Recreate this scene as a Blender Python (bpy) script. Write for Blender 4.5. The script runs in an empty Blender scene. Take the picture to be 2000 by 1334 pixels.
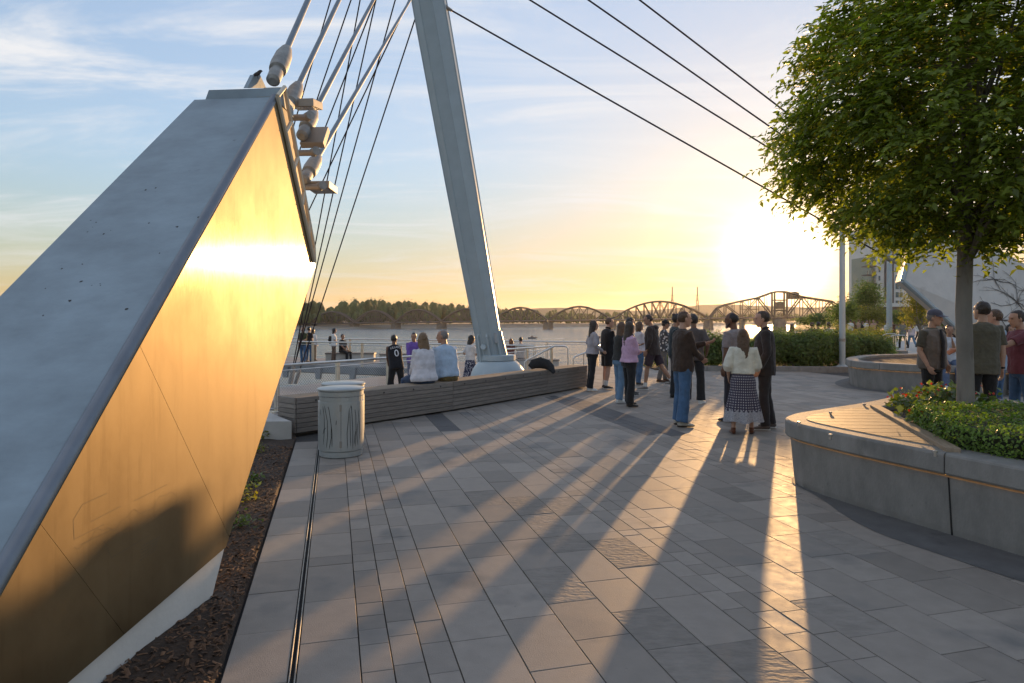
import bpy, bmesh, math, random
import numpy as np
from mathutils import Vector, Matrix, noise as mnoise
random.seed(7); np.random.seed(7)
R = math.radians
scene = bpy.context.scene
COL = scene.collection

# ------------------------------------------------------------------ camera
CAMH = 1.66; FPX = 1300.0; CX = 1000.0; HY = 622.0      # eye height, focal length in photo pixels, horizon row
cam = bpy.data.cameras.new('camera'); camo = bpy.data.objects.new('camera', cam); COL.objects.link(camo)
cam.sensor_width = 36.0; cam.lens = 36.0*FPX/2000.0
cam.shift_y = -(667.0-HY)/2000.0
cam.clip_start = 0.05; cam.clip_end = 30000
camo.location = (0, 0, CAMH); camo.rotation_euler = (R(90), 0, 0)
scene.camera = camo
scene.render.resolution_x = 1024; scene.render.resolution_y = 683

# ------------------------------------------------------------------ sky
VEIL = 0.10; VEILC = (2.35, 2.36, 2.42, 1); HAZE = 0.00004; SKY_GAIN = 1.95; SKY_W = 1.5
SUN_AZ = R(21.6); SUN_EL = R(4.7)
SUND = Vector((math.sin(SUN_AZ)*math.cos(SUN_EL), math.cos(SUN_AZ)*math.cos(SUN_EL), math.sin(SUN_EL)))
world = bpy.data.worlds.new('World'); scene.world = world; world.use_nodes = True
wn = world.node_tree.nodes; wl = world.node_tree.links
for n in list(wn): wn.remove(n)
def wnode(t, **k):
    n = wn.new(t)
    for a, b in k.items(): setattr(n, a, b)
    return n
def wmath(op, a, b=None, clamp=False):
    n = wnode('ShaderNodeMath', operation=op, use_clamp=clamp)
    for i, v in enumerate((a, b)):
        if v is None: continue
        if isinstance(v, (int, float)): n.inputs[i].default_value = v
        else: wl.new(v, n.inputs[i])
    return n.outputs[0]
sky = wnode('ShaderNodeTexSky', sky_type='NISHITA', sun_disc=False, sun_elevation=SUN_EL,
            sun_rotation=SUN_AZ, altitude=0.0, air_density=1.0, dust_density=0.6, ozone_density=2.5)
tc = wnode('ShaderNodeTexCoord')
sep = wnode('ShaderNodeSeparateXYZ'); wl.new(tc.outputs['Generated'], sep.inputs[0])
# cirrus: a flat sheet of thin cloud high above, seen in perspective
zz = wmath('ADD', wmath('MAXIMUM', sep.outputs['Z'], 0.0), 0.10)
cmb = wnode('ShaderNodeCombineXYZ')
wl.new(wmath('DIVIDE', sep.outputs['X'], zz), cmb.inputs[0])
wl.new(wmath('DIVIDE', sep.outputs['Y'], zz), cmb.inputs[1])
mp = wnode('ShaderNodeMapping'); wl.new(cmb.outputs[0], mp.inputs['Vector'])
mp.inputs['Rotation'].default_value = (0, 0, R(38)); mp.inputs['Scale'].default_value = (0.7, 1.7, 1)
nz = wnode('ShaderNodeTexNoise'); wl.new(mp.outputs[0], nz.inputs['Vector'])
nz.inputs['Scale'].default_value = 0.9; nz.inputs['Detail'].default_value = 9; nz.inputs['Roughness'].default_value = 0.62; nz.inputs['Distortion'].default_value = 1.1
rmp = wnode('ShaderNodeMapRange', interpolation_type='SMOOTHSTEP'); wl.new(nz.outputs['Fac'], rmp.inputs[0])
rmp.inputs[1].default_value = 0.42; rmp.inputs[2].default_value = 0.72
cloud = rmp.outputs[0]
dotn = wnode('ShaderNodeVectorMath', operation='DOT_PRODUCT'); wl.new(tc.outputs['Generated'], dotn.inputs[0]); dotn.inputs[1].default_value = SUND
dsun = wmath('MAXIMUM', dotn.outputs['Value'], 0.0)
def wmix(fac, a, b, blend='MIX'):
    n = wnode('ShaderNodeMix', data_type='RGBA', blend_type=blend)
    for i, v in ((0, fac), (6, a), (7, b)):
        if isinstance(v, (int, float)): n.inputs[i].default_value = v
        elif isinstance(v, tuple): n.inputs[i].default_value = v
        else: wl.new(v, n.inputs[i])
    return n.outputs[2]
hsv = wnode('ShaderNodeHueSaturation'); wl.new(sky.outputs[0], hsv.inputs['Color']); hsv.inputs['Saturation'].default_value = SKY_SAT = 0.78
sc = hsv.outputs[0]
# soft shoulder: the brightness round the low sun rolls off as in hazy air, the hue stays
lum = wnode('ShaderNodeRGBToBW'); wl.new(sc, lum.inputs[0])
rol = wmath('DIVIDE', SKY_GAIN, wmath('ADD', 1.0, wmath('DIVIDE', lum.outputs[0], SKY_W)))
vs_ = wnode('ShaderNodeVectorMath', operation='SCALE'); wl.new(sc, vs_.inputs[0]); wl.new(rol, vs_.inputs['Scale']); sc = vs_.outputs[0]
# high thin cloud: a pale veil with streaks in it, thinning out towards the horizon
vfade = wnode('ShaderNodeMapRange', interpolation_type='SMOOTHSTEP'); wl.new(sep.outputs['Z'], vfade.inputs[0]); vfade.inputs[1].default_value = 0.0; vfade.inputs[2].default_value = 0.30
veil = wmath('MULTIPLY', wmath('ADD', wmath('MULTIPLY', cloud, 0.95), VEIL), wmath('ADD', wmath('MULTIPLY', vfade.outputs[0], 0.75), 0.25))
red = wnode('ShaderNodeMapRange', interpolation_type='SMOOTHSTEP'); wl.new(sep.outputs['Z'], red.inputs[0]); red.inputs[1].default_value = 0.02; red.inputs[2].default_value = 0.24
sc = wmix(1.0, sc, wmix(red.outputs[0], (1.02, .83, .70, 1), (1.0, .985, 1.02, 1)), 'MULTIPLY')     # low air is dusty and reddens the light
skyc = wmix(veil, sc, VEILC)
# aureole of the low sun in hazy air
def lobe(p, s, col):
    v = wmath('MULTIPLY', wmath('POWER', dsun, p), s)
    n = wnode('ShaderNodeVectorMath', operation='SCALE'); n.inputs[0].default_value = col; wl.new(v, n.inputs['Scale'])
    return n.outputs[0]
for p, s, c in ((1000, 18.0, (1.0, 0.80, 0.48)), (150, 2.8, (1.0, 0.66, 0.32)), (22, 0.35, (1.0, 0.48, 0.15))):
    skyc = wmix(1.0, skyc, lobe(p, s, c), 'ADD')
bg = wnode('ShaderNodeBackground'); wl.new(skyc, bg.inputs['Color']); bg.inputs['Strength'].default_value = 0.13
wo = wnode('ShaderNodeOutputWorld'); wl.new(bg.outputs[0], wo.inputs['Surface'])

# ------------------------------------------------------------------ sun
sl = bpy.data.lights.new('sun', 'SUN'); sl.energy = 2.7; sl.angle = R(0.6); sl.color = (1.0, 0.57, 0.23)
so = bpy.data.objects.new('sun', sl); COL.objects.link(so)
so.rotation_euler = (-SUND).to_track_quat('-Z', 'Y').to_euler(); so.location = (6, 14, 20)
scene.view_settings.view_transform = 'Standard'; scene.view_settings.look = 'None'
scene.view_settings.exposure = 1.52; scene.view_settings.gamma = 1.0; scene.view_settings.use_curve_mapping = False
scene.cycles.max_bounces = 6; scene.cycles.diffuse_bounces = 3; scene.cycles.glossy_bounces = 3
scene.cycles.transparent_max_bounces = 8; scene.cycles.transmission_bounces = 3
scene.cycles.sample_clamp_indirect = 4.0
scene.cycles.use_denoising = True
scene.cycles.volume_bounces = 0; scene.cycles.volume_max_steps = 64

# ================================================================== helpers
def P(px, py, d):                      # the point that the photo shows at this pixel, d metres ahead
    return Vector(((px-CX)/FPX*d, d, CAMH+(HY-py)/FPX*d))
def G(px, py, z=0.0):                  # the point of the level z that the photo shows at this pixel
    d = (CAMH-z)*FPX/(py-HY)
    return Vector(((px-CX)/FPX*d, d, z))
V = Vector

class MB:                              # collects shapes for one mesh
    def __init__(s): s.v = []; s.f = []
    def add(s, vs, fs):
        b = len(s.v); s.v += [tuple(x) for x in vs]; s.f += [tuple(b+i for i in f) for f in fs]
    def box(s, c, d, rot=None, taper=1.0):          # centre, full dims
        hx, hy, hz = d[0]/2, d[1]/2, d[2]/2
        vs = [V((x*hx*(taper if z > 0 else 1), y*hy*(taper if z > 0 else 1), z*hz)) for z in (-1, 1) for x, y in ((-1, -1), (1, -1), (1, 1), (-1, 1))]
        if rot is not None:
            m = Matrix.Rotation(rot, 3, 'Z') if isinstance(rot, (int, float)) else rot
            vs = [m @ v for v in vs]
        c = V(c); s.add([v+c for v in vs], [(3, 2, 1, 0), (4, 5, 6, 7), (0, 1, 5, 4), (1, 2, 6, 5), (2, 3, 7, 6), (3, 0, 4, 7)])
    def bbox(s, c, d, rot=None, b=0.004):           # box with chamfered top edges
        hx, hy, hz = d[0]/2, d[1]/2, d[2]/2
        vs = []
        for z, i in ((-hz, 0), (hz-b, 0), (hz, b)):
            vs += [V((-hx+i, -hy+i, z)), V((hx-i, -hy+i, z)), V((hx-i, hy-i, z)), V((-hx+i, hy-i, z))]
        if rot is not None:
            m = Matrix.Rotation(rot, 3, 'Z') if isinstance(rot, (int, float)) else rot
            vs = [m @ v for v in vs]
        c = V(c); fs = [(3, 2, 1, 0), (8, 9, 10, 11)]
        for k in (0, 4):
            for i in range(4): fs.append((k+i, k+(i+1) % 4, k+4+(i+1) % 4, k+4+i))
        s.add([v+c for v in vs], fs)
    def tube(s, pts, rad, n=8, cap=True, ref=None):  # rad: number, (a,b) or list of either
        pts = [V(p) for p in pts]; m = len(pts)
        if not isinstance(rad, list): rad = [rad]*m
        prev = None; vs = []
        for i, p in enumerate(pts):
            t = (pts[min(i+1, m-1)]-pts[max(i-1, 0)])
            t = t.normalized() if t.length > 1e-9 else V((0, 0, 1))
            if prev is None:
                a = V(ref) if ref is not None else (V((1, 0, 0)) if abs(t.x) < 0.8 else V((0, 1, 0)))
            else: a = prev
            a = (a-t*a.dot(t)); a = a.normalized() if a.length > 1e-6 else t.orthogonal().normalized()
            prev = a; b = t.cross(a)
            ra, rb = rad[i] if isinstance(rad[i], tuple) else (rad[i], rad[i])
            for k in range(n):
                w = 2*math.pi*k/n
                vs.append(p+a*(ra*math.cos(w))+b*(rb*math.sin(w)))
        fs = []
        for i in range(m-1):
            for k in range(n):
                k2 = (k+1) % n
                fs.append((i*n+k, i*n+k2, (i+1)*n+k2, (i+1)*n+k))
        if cap:
            fs.append(tuple(reversed(range(n)))); fs.append(tuple((m-1)*n+k for k in range(n)))
        s.add(vs, fs)
    def lathe(s, prof, c=(0, 0, 0), n=24, axis=None, cap=True):   # prof: (r, z)
        c = V(c); q = axis.to_track_quat('Z', 'Y').to_matrix() if axis is not None else Matrix.Identity(3)
        vs = []
        for r, z in prof:
            for k in range(n):
                w = 2*math.pi*k/n; vs.append(c+q @ V((r*math.cos(w), r*math.sin(w), z)))
        fs = []
        for i in range(len(prof)-1):
            for k in range(n):
                k2 = (k+1) % n; fs.append((i*n+k, i*n+k2, (i+1)*n+k2, (i+1)*n+k))
        if cap: fs += [tuple(reversed(range(n))), tuple((len(prof)-1)*n+k for k in range(n))]
        s.add(vs, fs)
    def prism(s, poly, ext):                         # planar polygon (3d points) pushed along the vector ext
        n = len(poly); ext = V(ext); poly = [V(p) for p in poly]
        nrm = V((0, 0, 0))
        for i in range(n): nrm += poly[i].cross(poly[(i+1) % n])
        if nrm.dot(ext) > 0: poly = poly[::-1]
        s.add(poly+[p+ext for p in poly], [tuple(range(n)), tuple(reversed(range(n, 2*n)))]+[((i+1) % n, i, n+i, n+(i+1) % n) for i in range(n)])
    def sphere(s, c, r, n=10, m=7, rot=None):
        rx, ry, rz = r if isinstance(r, tuple) else (r, r, r); c = V(c)
        vs = [V((0, 0, -rz))]
        for i in range(1, m):
            th = math.pi*i/m-math.pi/2
            for k in range(n):
                w = 2*math.pi*k/n; vs.append(V((rx*math.cos(th)*math.cos(w), ry*math.cos(th)*math.sin(w), rz*math.sin(th))))
        vs.append(V((0, 0, rz)))
        if rot is not None: vs = [rot @ v for v in vs]
        fs = [(0, 1+(k+1) % n, 1+k) for k in range(n)]
        for i in range(m-2):
            for k in range(n):
                k2 = (k+1) % n; a = 1+i*n; fs.append((a+k, a+k2, a+n+k2, a+n+k))
        a = 1+(m-2)*n; t = len(vs)-1
        fs += [(a+k, a+(k+1) % n, t) for k in range(n)]
        s.add([v+c for v in vs], fs)
    def mesh(s, name, smooth=False):
        me = bpy.data.meshes.new(name); me.from_pydata(s.v, [], s.f); me.update()
        if smooth: me.shade_smooth() if hasattr(me, 'shade_smooth') else [setattr(p, 'use_smooth', True) for p in me.polygons]
        if smooth and hasattr(me, 'set_sharp_from_angle'): me.set_sharp_from_angle(angle=R(38))
        return me

def link(o, parent=None, local=False):
    COL.objects.link(o)
    if parent is not None:
        o.parent = parent
        if not local: o.matrix_parent_inverse = parent.matrix_basis.inverted() if parent.parent is None else (parent.parent.matrix_basis @ parent.matrix_parent_inverse @ parent.matrix_basis).inverted()
    return o
def obj(name, mb, m, parent=None, smooth=False, local=False, loc=None):
    me = mb if isinstance(mb, bpy.types.Mesh) else mb.mesh(name, smooth)
    if m is not None and len(me.materials) == 0: me.materials.append(m)
    o = bpy.data.objects.new(name, me)
    if loc is not None: o.location = loc
    return link(o, parent, local)
def tag(o, label, cat, group=None):
    o['label'] = label; o['category'] = cat
    if group: o['group'] = group
    return o
def thing(name, label, cat, loc=(0, 0, 0), group=None, rz=0):
    o = bpy.data.objects.new(name, None); o.empty_display_size = 0.2; o.location = loc; o.rotation_euler = (0, 0, rz); COL.objects.link(o)
    return tag(o, label, cat, group)
def struct(o): o['kind'] = 'structure'; return o
def stuff(o): o['kind'] = 'stuff'; return o

def clip(poly, a, b, c):               # keep a*x+b*y<=c of a 2d polygon
    out = []; n = len(poly)
    for i in range(n):
        p, q = poly[i], poly[(i+1) % n]
        dp, dq = a*p[0]+b*p[1]-c, a*q[0]+b*q[1]-c
        if dp <= 0: out.append(p)
        if (dp < 0 < dq) or (dq < 0 < dp):
            t = dp/(dp-dq); out.append((p[0]+(q[0]-p[0])*t, p[1]+(q[1]-p[1])*t))
    return out
def inside(pt, poly):
    x, y = pt; r = False; n = len(poly); j = n-1
    for i in range(n):
        if (poly[i][1] > y) != (poly[j][1] > y) and x < (poly[j][0]-poly[i][0])*(y-poly[i][1])/(poly[j][1]-poly[i][1])+poly[i][0]: r = not r
        j = i
    return r
def closed_spline(pts, n=8):           # Catmull-Rom through the points
    out = []; m = len(pts)
    for i in range(m):
        p0, p1, p2, p3 = (V((*pts[(i+k-1) % m], 0)) for k in range(4))
        for k in range(n):
            t = k/n
            q = 0.5*((2*p1)+(p2-p0)*t+(2*p0-5*p1+4*p2-p3)*t*t+(3*p1-p0-3*p2+p3)*t**3)
            out.append((q.x, q.y))
    return out
def offset(poly, d):                   # push a closed polygon inwards by d (poly counter-clockwise)
    n = len(poly); out = []
    for i in range(n):
        a, b, c = poly[i-1], poly[i], poly[(i+1) % n]
        t = V((c[0]-a[0], c[1]-a[1], 0)).normalized()
        out.append((b[0]-t.y*d, b[1]+t.x*d))
    return out

# ------------------------------------------------------------------ materials
def mat(name, col, rough=0.6, metal=0.0, var=0.12, scale=6.0, bump=0.0, bscale=None, col2=None, spec=0.5, island=0.0, objvar=0.0, stretch=(1, 1, 1),
        coords='pos', trans=0.0, rvar=0.0, emis=None, detail=5, coat=0.0, sheen=0.0, blotch=None, aniso=None):
    m = bpy.data.materials.new(name); m.use_nodes = True
    nt = m.node_tree; N = nt.nodes; L = nt.links; b = N['Principled BSDF']
    b.inputs['Roughness'].default_value = rough; b.inputs['Metallic'].default_value = metal
    b.inputs['Specular IOR Level'].default_value = spec
    if coat: b.inputs['Coat Weight'].default_value = coat; b.inputs['Coat Roughness'].default_value = 0.15
    if sheen: b.inputs['Sheen Weight'].default_value = sheen; b.inputs['Sheen Roughness'].default_value = 0.5
    t = N.new('ShaderNodeTexCoord'); mp = N.new('ShaderNodeMapping'); mp.inputs['Scale'].default_value = stretch
    if coords == 'pos':
        gp = N.new('ShaderNodeNewGeometry'); src = gp.outputs['Position']
    else:                              # the piece's own axes, shifted from piece to piece
        oo = N.new('ShaderNodeObjectInfo'); va = N.new('ShaderNodeVectorMath'); va.operation = 'MULTIPLY_ADD'
        L.new(oo.outputs['Random'], va.inputs[0]); va.inputs[1].default_value = (37, 11, 23); L.new(t.outputs['Object'], va.inputs[2]); src = va.outputs[0]
    L.new(src, mp.inputs['Vector'])
    nz = N.new('ShaderNodeTexNoise'); nz.inputs['Scale'].default_value = scale; nz.inputs['Detail'].default_value = detail; nz.inputs['Roughness'].default_value = 0.6
    L.new(mp.outputs[0], nz.inputs['Vector'])
    c1 = tuple(min(1, x*(1-var)) for x in col); c2 = col2 or tuple(min(1, x*(1+var)) for x in col)
    mx = N.new('ShaderNodeMix'); mx.data_type = 'RGBA'
    mr = N.new('ShaderNodeMapRange'); mr.inputs[1].default_value = 0.3; mr.inputs[2].default_value = 0.7; L.new(nz.outputs['Fac'], mr.inputs[0])
    L.new(mr.outputs[0], mx.inputs[0]); mx.inputs[6].default_value = (*c1, 1); mx.inputs[7].default_value = (*c2, 1)
    out = mx.outputs[2]
    if island or objvar:
        g = N.new('ShaderNodeNewGeometry'); oi = N.new('ShaderNodeObjectInfo')
        ad = N.new('ShaderNodeMath'); ad.operation = 'ADD'; L.new(g.outputs['Random Per Island'], ad.inputs[0]); L.new(oi.outputs['Random'], ad.inputs[1])
        fr = N.new('ShaderNodeMath'); fr.operation = 'FRACT'; L.new(ad.outputs[0], fr.inputs[0])
        k = max(island, objvar)
        r2 = N.new('ShaderNodeMapRange'); r2.inputs[3].default_value = 1-k; r2.inputs[4].default_value = 1+k; L.new(fr.outputs[0], r2.inputs[0])
        h = N.new('ShaderNodeHueSaturation'); L.new(out, h.inputs['Color']); L.new(r2.outputs[0], h.inputs['Value']); out = h.outputs[0]
    for blotch in ([] if not blotch else (blotch if isinstance(blotch, list) else [blotch])):    # (scale, threshold, colour): stains with a shape of their own
        n2 = N.new('ShaderNodeTexNoise'); n2.inputs['Scale'].default_value = blotch[0]; n2.inputs['Detail'].default_value = 6; L.new(mp.outputs[0], n2.inputs['Vector'])
        r3 = N.new('ShaderNodeMapRange'); r3.inputs[1].default_value = blotch[1]; r3.inputs[2].default_value = blotch[1]+0.12; L.new(n2.outputs['Fac'], r3.inputs[0])
        m3 = N.new('ShaderNodeMix'); m3.data_type = 'RGBA'; L.new(r3.outputs[0], m3.inputs[0]); L.new(out, m3.inputs[6]); m3.inputs[7].default_value = (*blotch[2], 1); out = m3.outputs[2]
    L.new(out, b.inputs['Base Color'])
    if rvar:
        r4 = N.new('ShaderNodeMapRange'); r4.inputs[1].default_value = 0.3; r4.inputs[2].default_value = 0.7; r4.inputs[3].default_value = rough-rvar; r4.inputs[4].default_value = rough+rvar
        L.new(nz.outputs['Fac'], r4.inputs[0]); L.new(r4.outputs[0], b.inputs['Roughness'])
    if bump:
        nb = N.new('ShaderNodeTexNoise'); nb.inputs['Scale'].default_value = bscale or scale*4; nb.inputs['Detail'].default_value = 6; L.new(mp.outputs[0], nb.inputs['Vector'])
        bp = N.new('ShaderNodeBump'); bp.inputs['Strength'].default_value = 1.0; bp.inputs['Distance'].default_value = bump; L.new(nb.outputs['Fac'], bp.inputs['Height']); L.new(bp.outputs[0], b.inputs['Normal'])
    if aniso is not None:
        b.inputs['Anisotropic'].default_value = aniso[0]; b.inputs['Anisotropic Rotation'].default_value = aniso[1]
        tg = N.new('ShaderNodeTangent'); tg.direction_type = 'RADIAL'; tg.axis = 'Z'; L.new(tg.outputs[0], b.inputs['Tangent'])
    if emis: b.inputs['Emission Color'].default_value = (*emis[0], 1); b.inputs['Emission Strength'].default_value = emis[1]
    if trans:
        tr = N.new('ShaderNodeBsdfTranslucent'); hs = N.new('ShaderNodeHueSaturation'); hs.inputs['Saturation'].default_value = 1.15; hs.inputs['Value'].default_value = 1.6
        L.new(out, hs.inputs['Color']); L.new(hs.outputs[0], tr.inputs['Color'])
        ms = N.new('ShaderNodeMixShader'); ms.inputs[0].default_value = trans
        L.new(b.outputs[0], ms.inputs[1]); L.new(tr.outputs[0], ms.inputs[2]); L.new(ms.outputs[0], N['Material Output'].inputs['Surface'])
    return m
def brushed_steel():
    """stainless sheet: a worn, broadly scattering surface under a narrow highlight drawn out across the brushing"""
    m = bpy.data.materials.new('brushed_stainless_steel'); m.use_nodes = True; N = m.node_tree.nodes; L = m.node_tree.links; a = N['Principled BSDF']; c = N.new('ShaderNodeBsdfPrincipled')
    g = N.new('ShaderNodeNewGeometry')
    def nz(scale, stretch, det=6):
        mp = N.new('ShaderNodeMapping'); mp.inputs['Scale'].default_value = stretch; L.new(g.outputs['Position'], mp.inputs[0]); n = N.new('ShaderNodeTexNoise'); n.inputs['Scale'].default_value = scale; n.inputs['Detail'].default_value = det; n.inputs['Roughness'].default_value = .65; L.new(mp.outputs[0], n.inputs['Vector']); return n.outputs['Fac']
    def rng(v, lo, hi, a0=.3, a1=.7):
        r = N.new('ShaderNodeMapRange'); r.inputs[1].default_value = a0; r.inputs[2].default_value = a1; r.inputs[3].default_value = lo; r.inputs[4].default_value = hi; L.new(v, r.inputs[0]); return r.outputs[0]
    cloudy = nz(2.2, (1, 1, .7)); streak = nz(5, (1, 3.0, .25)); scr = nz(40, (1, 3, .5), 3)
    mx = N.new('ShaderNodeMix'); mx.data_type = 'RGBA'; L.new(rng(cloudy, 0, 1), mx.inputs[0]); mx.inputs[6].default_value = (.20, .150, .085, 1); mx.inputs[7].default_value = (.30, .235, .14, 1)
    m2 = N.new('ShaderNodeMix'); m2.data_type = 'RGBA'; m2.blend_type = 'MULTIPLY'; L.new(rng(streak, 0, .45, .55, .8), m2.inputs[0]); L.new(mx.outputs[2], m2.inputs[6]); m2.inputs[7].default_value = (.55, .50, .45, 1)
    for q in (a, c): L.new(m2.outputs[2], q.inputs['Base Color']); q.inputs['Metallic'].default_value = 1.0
    L.new(rng(cloudy, .52, .66), a.inputs['Roughness']); L.new(rng(scr, .17, .27), c.inputs['Roughness'])
    tg = N.new('ShaderNodeTangent'); tg.direction_type = 'RADIAL'; tg.axis = 'Z'; L.new(tg.outputs[0], c.inputs['Tangent']); c.inputs['Anisotropic'].default_value = .93
    bp = N.new('ShaderNodeBump'); bp.inputs['Distance'].default_value = .0022; bp.inputs['Strength'].default_value = 1; L.new(nz(1.5, (1, 2.2, .35), 2), bp.inputs['Height'])
    for q in (a, c): L.new(bp.outputs[0], q.inputs['Normal'])
    ms = N.new('ShaderNodeMixShader'); ms.inputs[0].default_value = .26; L.new(a.outputs[0], ms.inputs[1]); L.new(c.outputs[0], ms.inputs[2]); L.new(ms.outputs[0], N['Material Output'].inputs['Surface'])
    return m
M = {}
M['paver'] = mat('granite_paver', (.262, .230, .200), 0.66, spec=.32, var=.10, scale=9, bump=.0016, bscale=160, island=.17, rvar=.07, blotch=[(1.6, .56, (.175, .165, .155)), (34, .70, (.10, .095, .09))])
M['paver_dark'] = mat('dark_granite_paver', (.085, .082, .082), 0.66, var=.12, scale=9, bump=.0016, bscale=160, island=.15, rvar=.07)
M['paver_cleft'] = mat('cleft_granite_paver', (.23, .205, .18), 0.78, spec=.25, var=.15, scale=8, bump=.010, bscale=19, island=.12, stretch=(1, 1.8, 1))
M['joint'] = mat('joint_mortar', (.045, .043, .042), 0.9, var=.2, scale=30, bump=.002)
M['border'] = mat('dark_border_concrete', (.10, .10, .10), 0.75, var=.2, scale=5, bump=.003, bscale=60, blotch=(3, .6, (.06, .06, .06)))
M['concrete'] = mat('cast_concrete', (.22, .21, .195), 0.8, var=.22, scale=5, bump=.004, bscale=70, stretch=(1, 1, .45), blotch=[(3.2, .60, (.13, .125, .115)), (26, .70, (.09, .085, .08))])
M['concrete_pale'] = mat('pale_concrete', (.42, .40, .37), 0.8, var=.10, scale=4, bump=.003, bscale=60)
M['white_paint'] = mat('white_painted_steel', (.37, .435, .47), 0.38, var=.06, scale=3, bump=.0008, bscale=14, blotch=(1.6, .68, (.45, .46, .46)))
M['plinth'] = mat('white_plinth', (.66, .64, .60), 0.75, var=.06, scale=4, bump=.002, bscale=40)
M['steel'] = brushed_steel()
M['anchor_top'] = mat('weathered_grey_paint', (.255, .315, .36), 0.5, var=.20, scale=3.2, bump=.0022, bscale=24, stretch=(.7, 1.6, .8), detail=9, blotch=(17, .705, (.05, .055, .06)))
M['edge_steel'] = mat('warm_edge_steel', (.62, .54, .42), 0.5, metal=.15, var=.08, scale=8)
M['galv'] = mat('galvanised_steel', (.30, .29, .27), 0.6, metal=.3, var=.25, scale=14, bump=.0015, bscale=50)
M['rail'] = mat('satin_stainless_rail', (.62, .60, .57), 0.28, metal=1.0, var=.06, scale=10)
M['cable_dark'] = mat('dark_sheathed_cable', (.022, .013, .019), 0.55, spec=.25, var=.1)
M['cable_grey'] = mat('grey_stay_tube', (.17, .21, .25), 0.5, metal=.1, var=.1)
M['fixture'] = mat('bronze_grey_housing', (.30, .27, .24), 0.45, metal=.3, var=.08)
M['wood'] = mat('weathered_ipe_plank', (.19, .165, .145), 0.62, coords='obj', var=.22, scale=5, stretch=(1.2, 9, 9), bump=.0025, bscale=14, objvar=.16, island=.16)
M['wood_top'] = mat('weathered_deck_board', (.27, .205, .145), 0.72, spec=.25, coords='obj', var=.20, scale=5, stretch=(1.2, 10, 9), bump=.0025, bscale=14, objvar=.14, island=.14)
M['bolt'] = mat('dark_bolt', (.05, .05, .05), 0.5, metal=.6)
M['can'] = mat('silver_painted_can', (.36, .385, .39), 0.36, metal=.45, var=.05, scale=4, bump=.0004, bscale=40)
M['black'] = mat('black_opening', (.012, .012, .012), 0.8)
M['mulch'] = mat('dark_bark_mulch', (.045, .028, .018), 0.95, var=.5, scale=18, bump=.012, bscale=40)
M['chip'] = mat('bark_chip', (.12, .062, .032), 0.8, var=.3, scale=30, island=.55)
M['soil'] = mat('planter_soil', (.05, .03, .02), 0.95, var=.4, scale=16, bump=.01, bscale=40)
M['leaf'] = mat('hornbeam_leaf', (.18, .225, .04), 0.45, var=.15, island=.45, trans=.5)
M['hedge'] = mat('boxwood_leaf', (.125, .20, .03), 0.5, var=.15, island=.40, trans=.35)
M['shrub'] = mat('shrub_leaf', (.10, .145, .035), 0.5, var=.15, island=.45, trans=.40)
M['shrub_yellow'] = mat('yellow_green_leaf', (.17, .17, .03), 0.5, var=.15, island=.4, trans=.4)
M['begonia'] = mat('begonia_leaf', (.10, .14, .03), 0.4, var=.2, island=.4, trans=.35)
M['petal'] = mat('red_petal', (.34, .035, .015), 0.5, island=.3, trans=.3)
M['hedge_core'] = mat('hedge_inner_twigs', (.022, .026, .010), 0.9, var=.4, scale=20)
M['bark'] = mat('smooth_grey_bark', (.20, .175, .15), 0.8, var=.2, scale=7, bump=.004, bscale=30, stretch=(1, 1, .35), blotch=(8, .62, (.12, .10, .085)))
M['far_leaf'] = mat('far_tree_foliage', (.062, .088, .03), 0.8, var=.45, scale=.10, island=.4, bump=.6, bscale=.5, detail=8)
M['far_leaf_pale'] = mat('far_willow_foliage', (.10, .115, .04), 0.8, var=.4, scale=.10, island=.35, bump=.5, bscale=.5, detail=8)
M['bridge'] = mat('grey_truss_steel', (.085, .078, .072), 0.7, var=.15, scale=.3)
M['pier_stone'] = mat('pier_masonry', (.19, .16, .135), 0.9, var=.2, scale=.4, bump=.05, bscale=2)
M['hill'] = mat('far_hill', (.06, .075, .06), 1.0, var=.25, scale=.01)
M['sand'] = mat('river_bank_sand', (.22, .19, .15), 1.0, var=.25, scale=.08)
M['deck'] = mat('pier_concrete_deck', (.24, .225, .21), 0.75, var=.12, scale=2, bump=.003, bscale=40)
M['soffit'] = mat('pier_edge_steel', (.20, .21, .22), 0.6, var=.12, scale=2)
M['led'] = mat('warm_light_strip', (.8, .5, .2), 0.5, emis=((1.0, .48, .13), 0.55))
# flowing water: a dark body under a wave-broken mirror surface
def water():
    m = bpy.data.materials.new('river_water'); m.use_nodes = True; N = m.node_tree.nodes; L = m.node_tree.links; b = N['Principled BSDF']
    b.inputs['Base Color'].default_value = (.11, .135, .145, 1); b.inputs['Roughness'].default_value = .16; b.inputs['IOR'].default_value = 1.45
    t = N.new('ShaderNodeTexCoord'); mp = N.new('ShaderNodeMapping'); L.new(t.outputs['Object'], mp.inputs[0]); mp.inputs['Scale'].default_value = (.55, 1, 1)
    a = N.new('ShaderNodeTexNoise'); a.inputs['Scale'].default_value = .55; a.inputs['Detail'].default_value = 4; L.new(mp.outputs[0], a.inputs['Vector'])
    c = N.new('ShaderNodeTexNoise'); c.inputs['Scale'].default_value = .05; c.inputs['Detail'].default_value = 3; L.new(mp.outputs[0], c.inputs['Vector'])
    ad = N.new('ShaderNodeMath'); ad.operation = 'MULTIPLY_ADD'; L.new(c.outputs['Fac'], ad.inputs[0]); ad.inputs[1].default_value = 3.0; L.new(a.outputs['Fac'], ad.inputs[2])
    bp = N.new('ShaderNodeBump'); bp.inputs['Distance'].default_value = 1.5; bp.inputs['Strength'].default_value = 1; L.new(ad.outputs[0], bp.inputs['Height']); L.new(bp.outputs[0], b.inputs['Normal'])
    return m
M['water'] = water()

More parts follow.
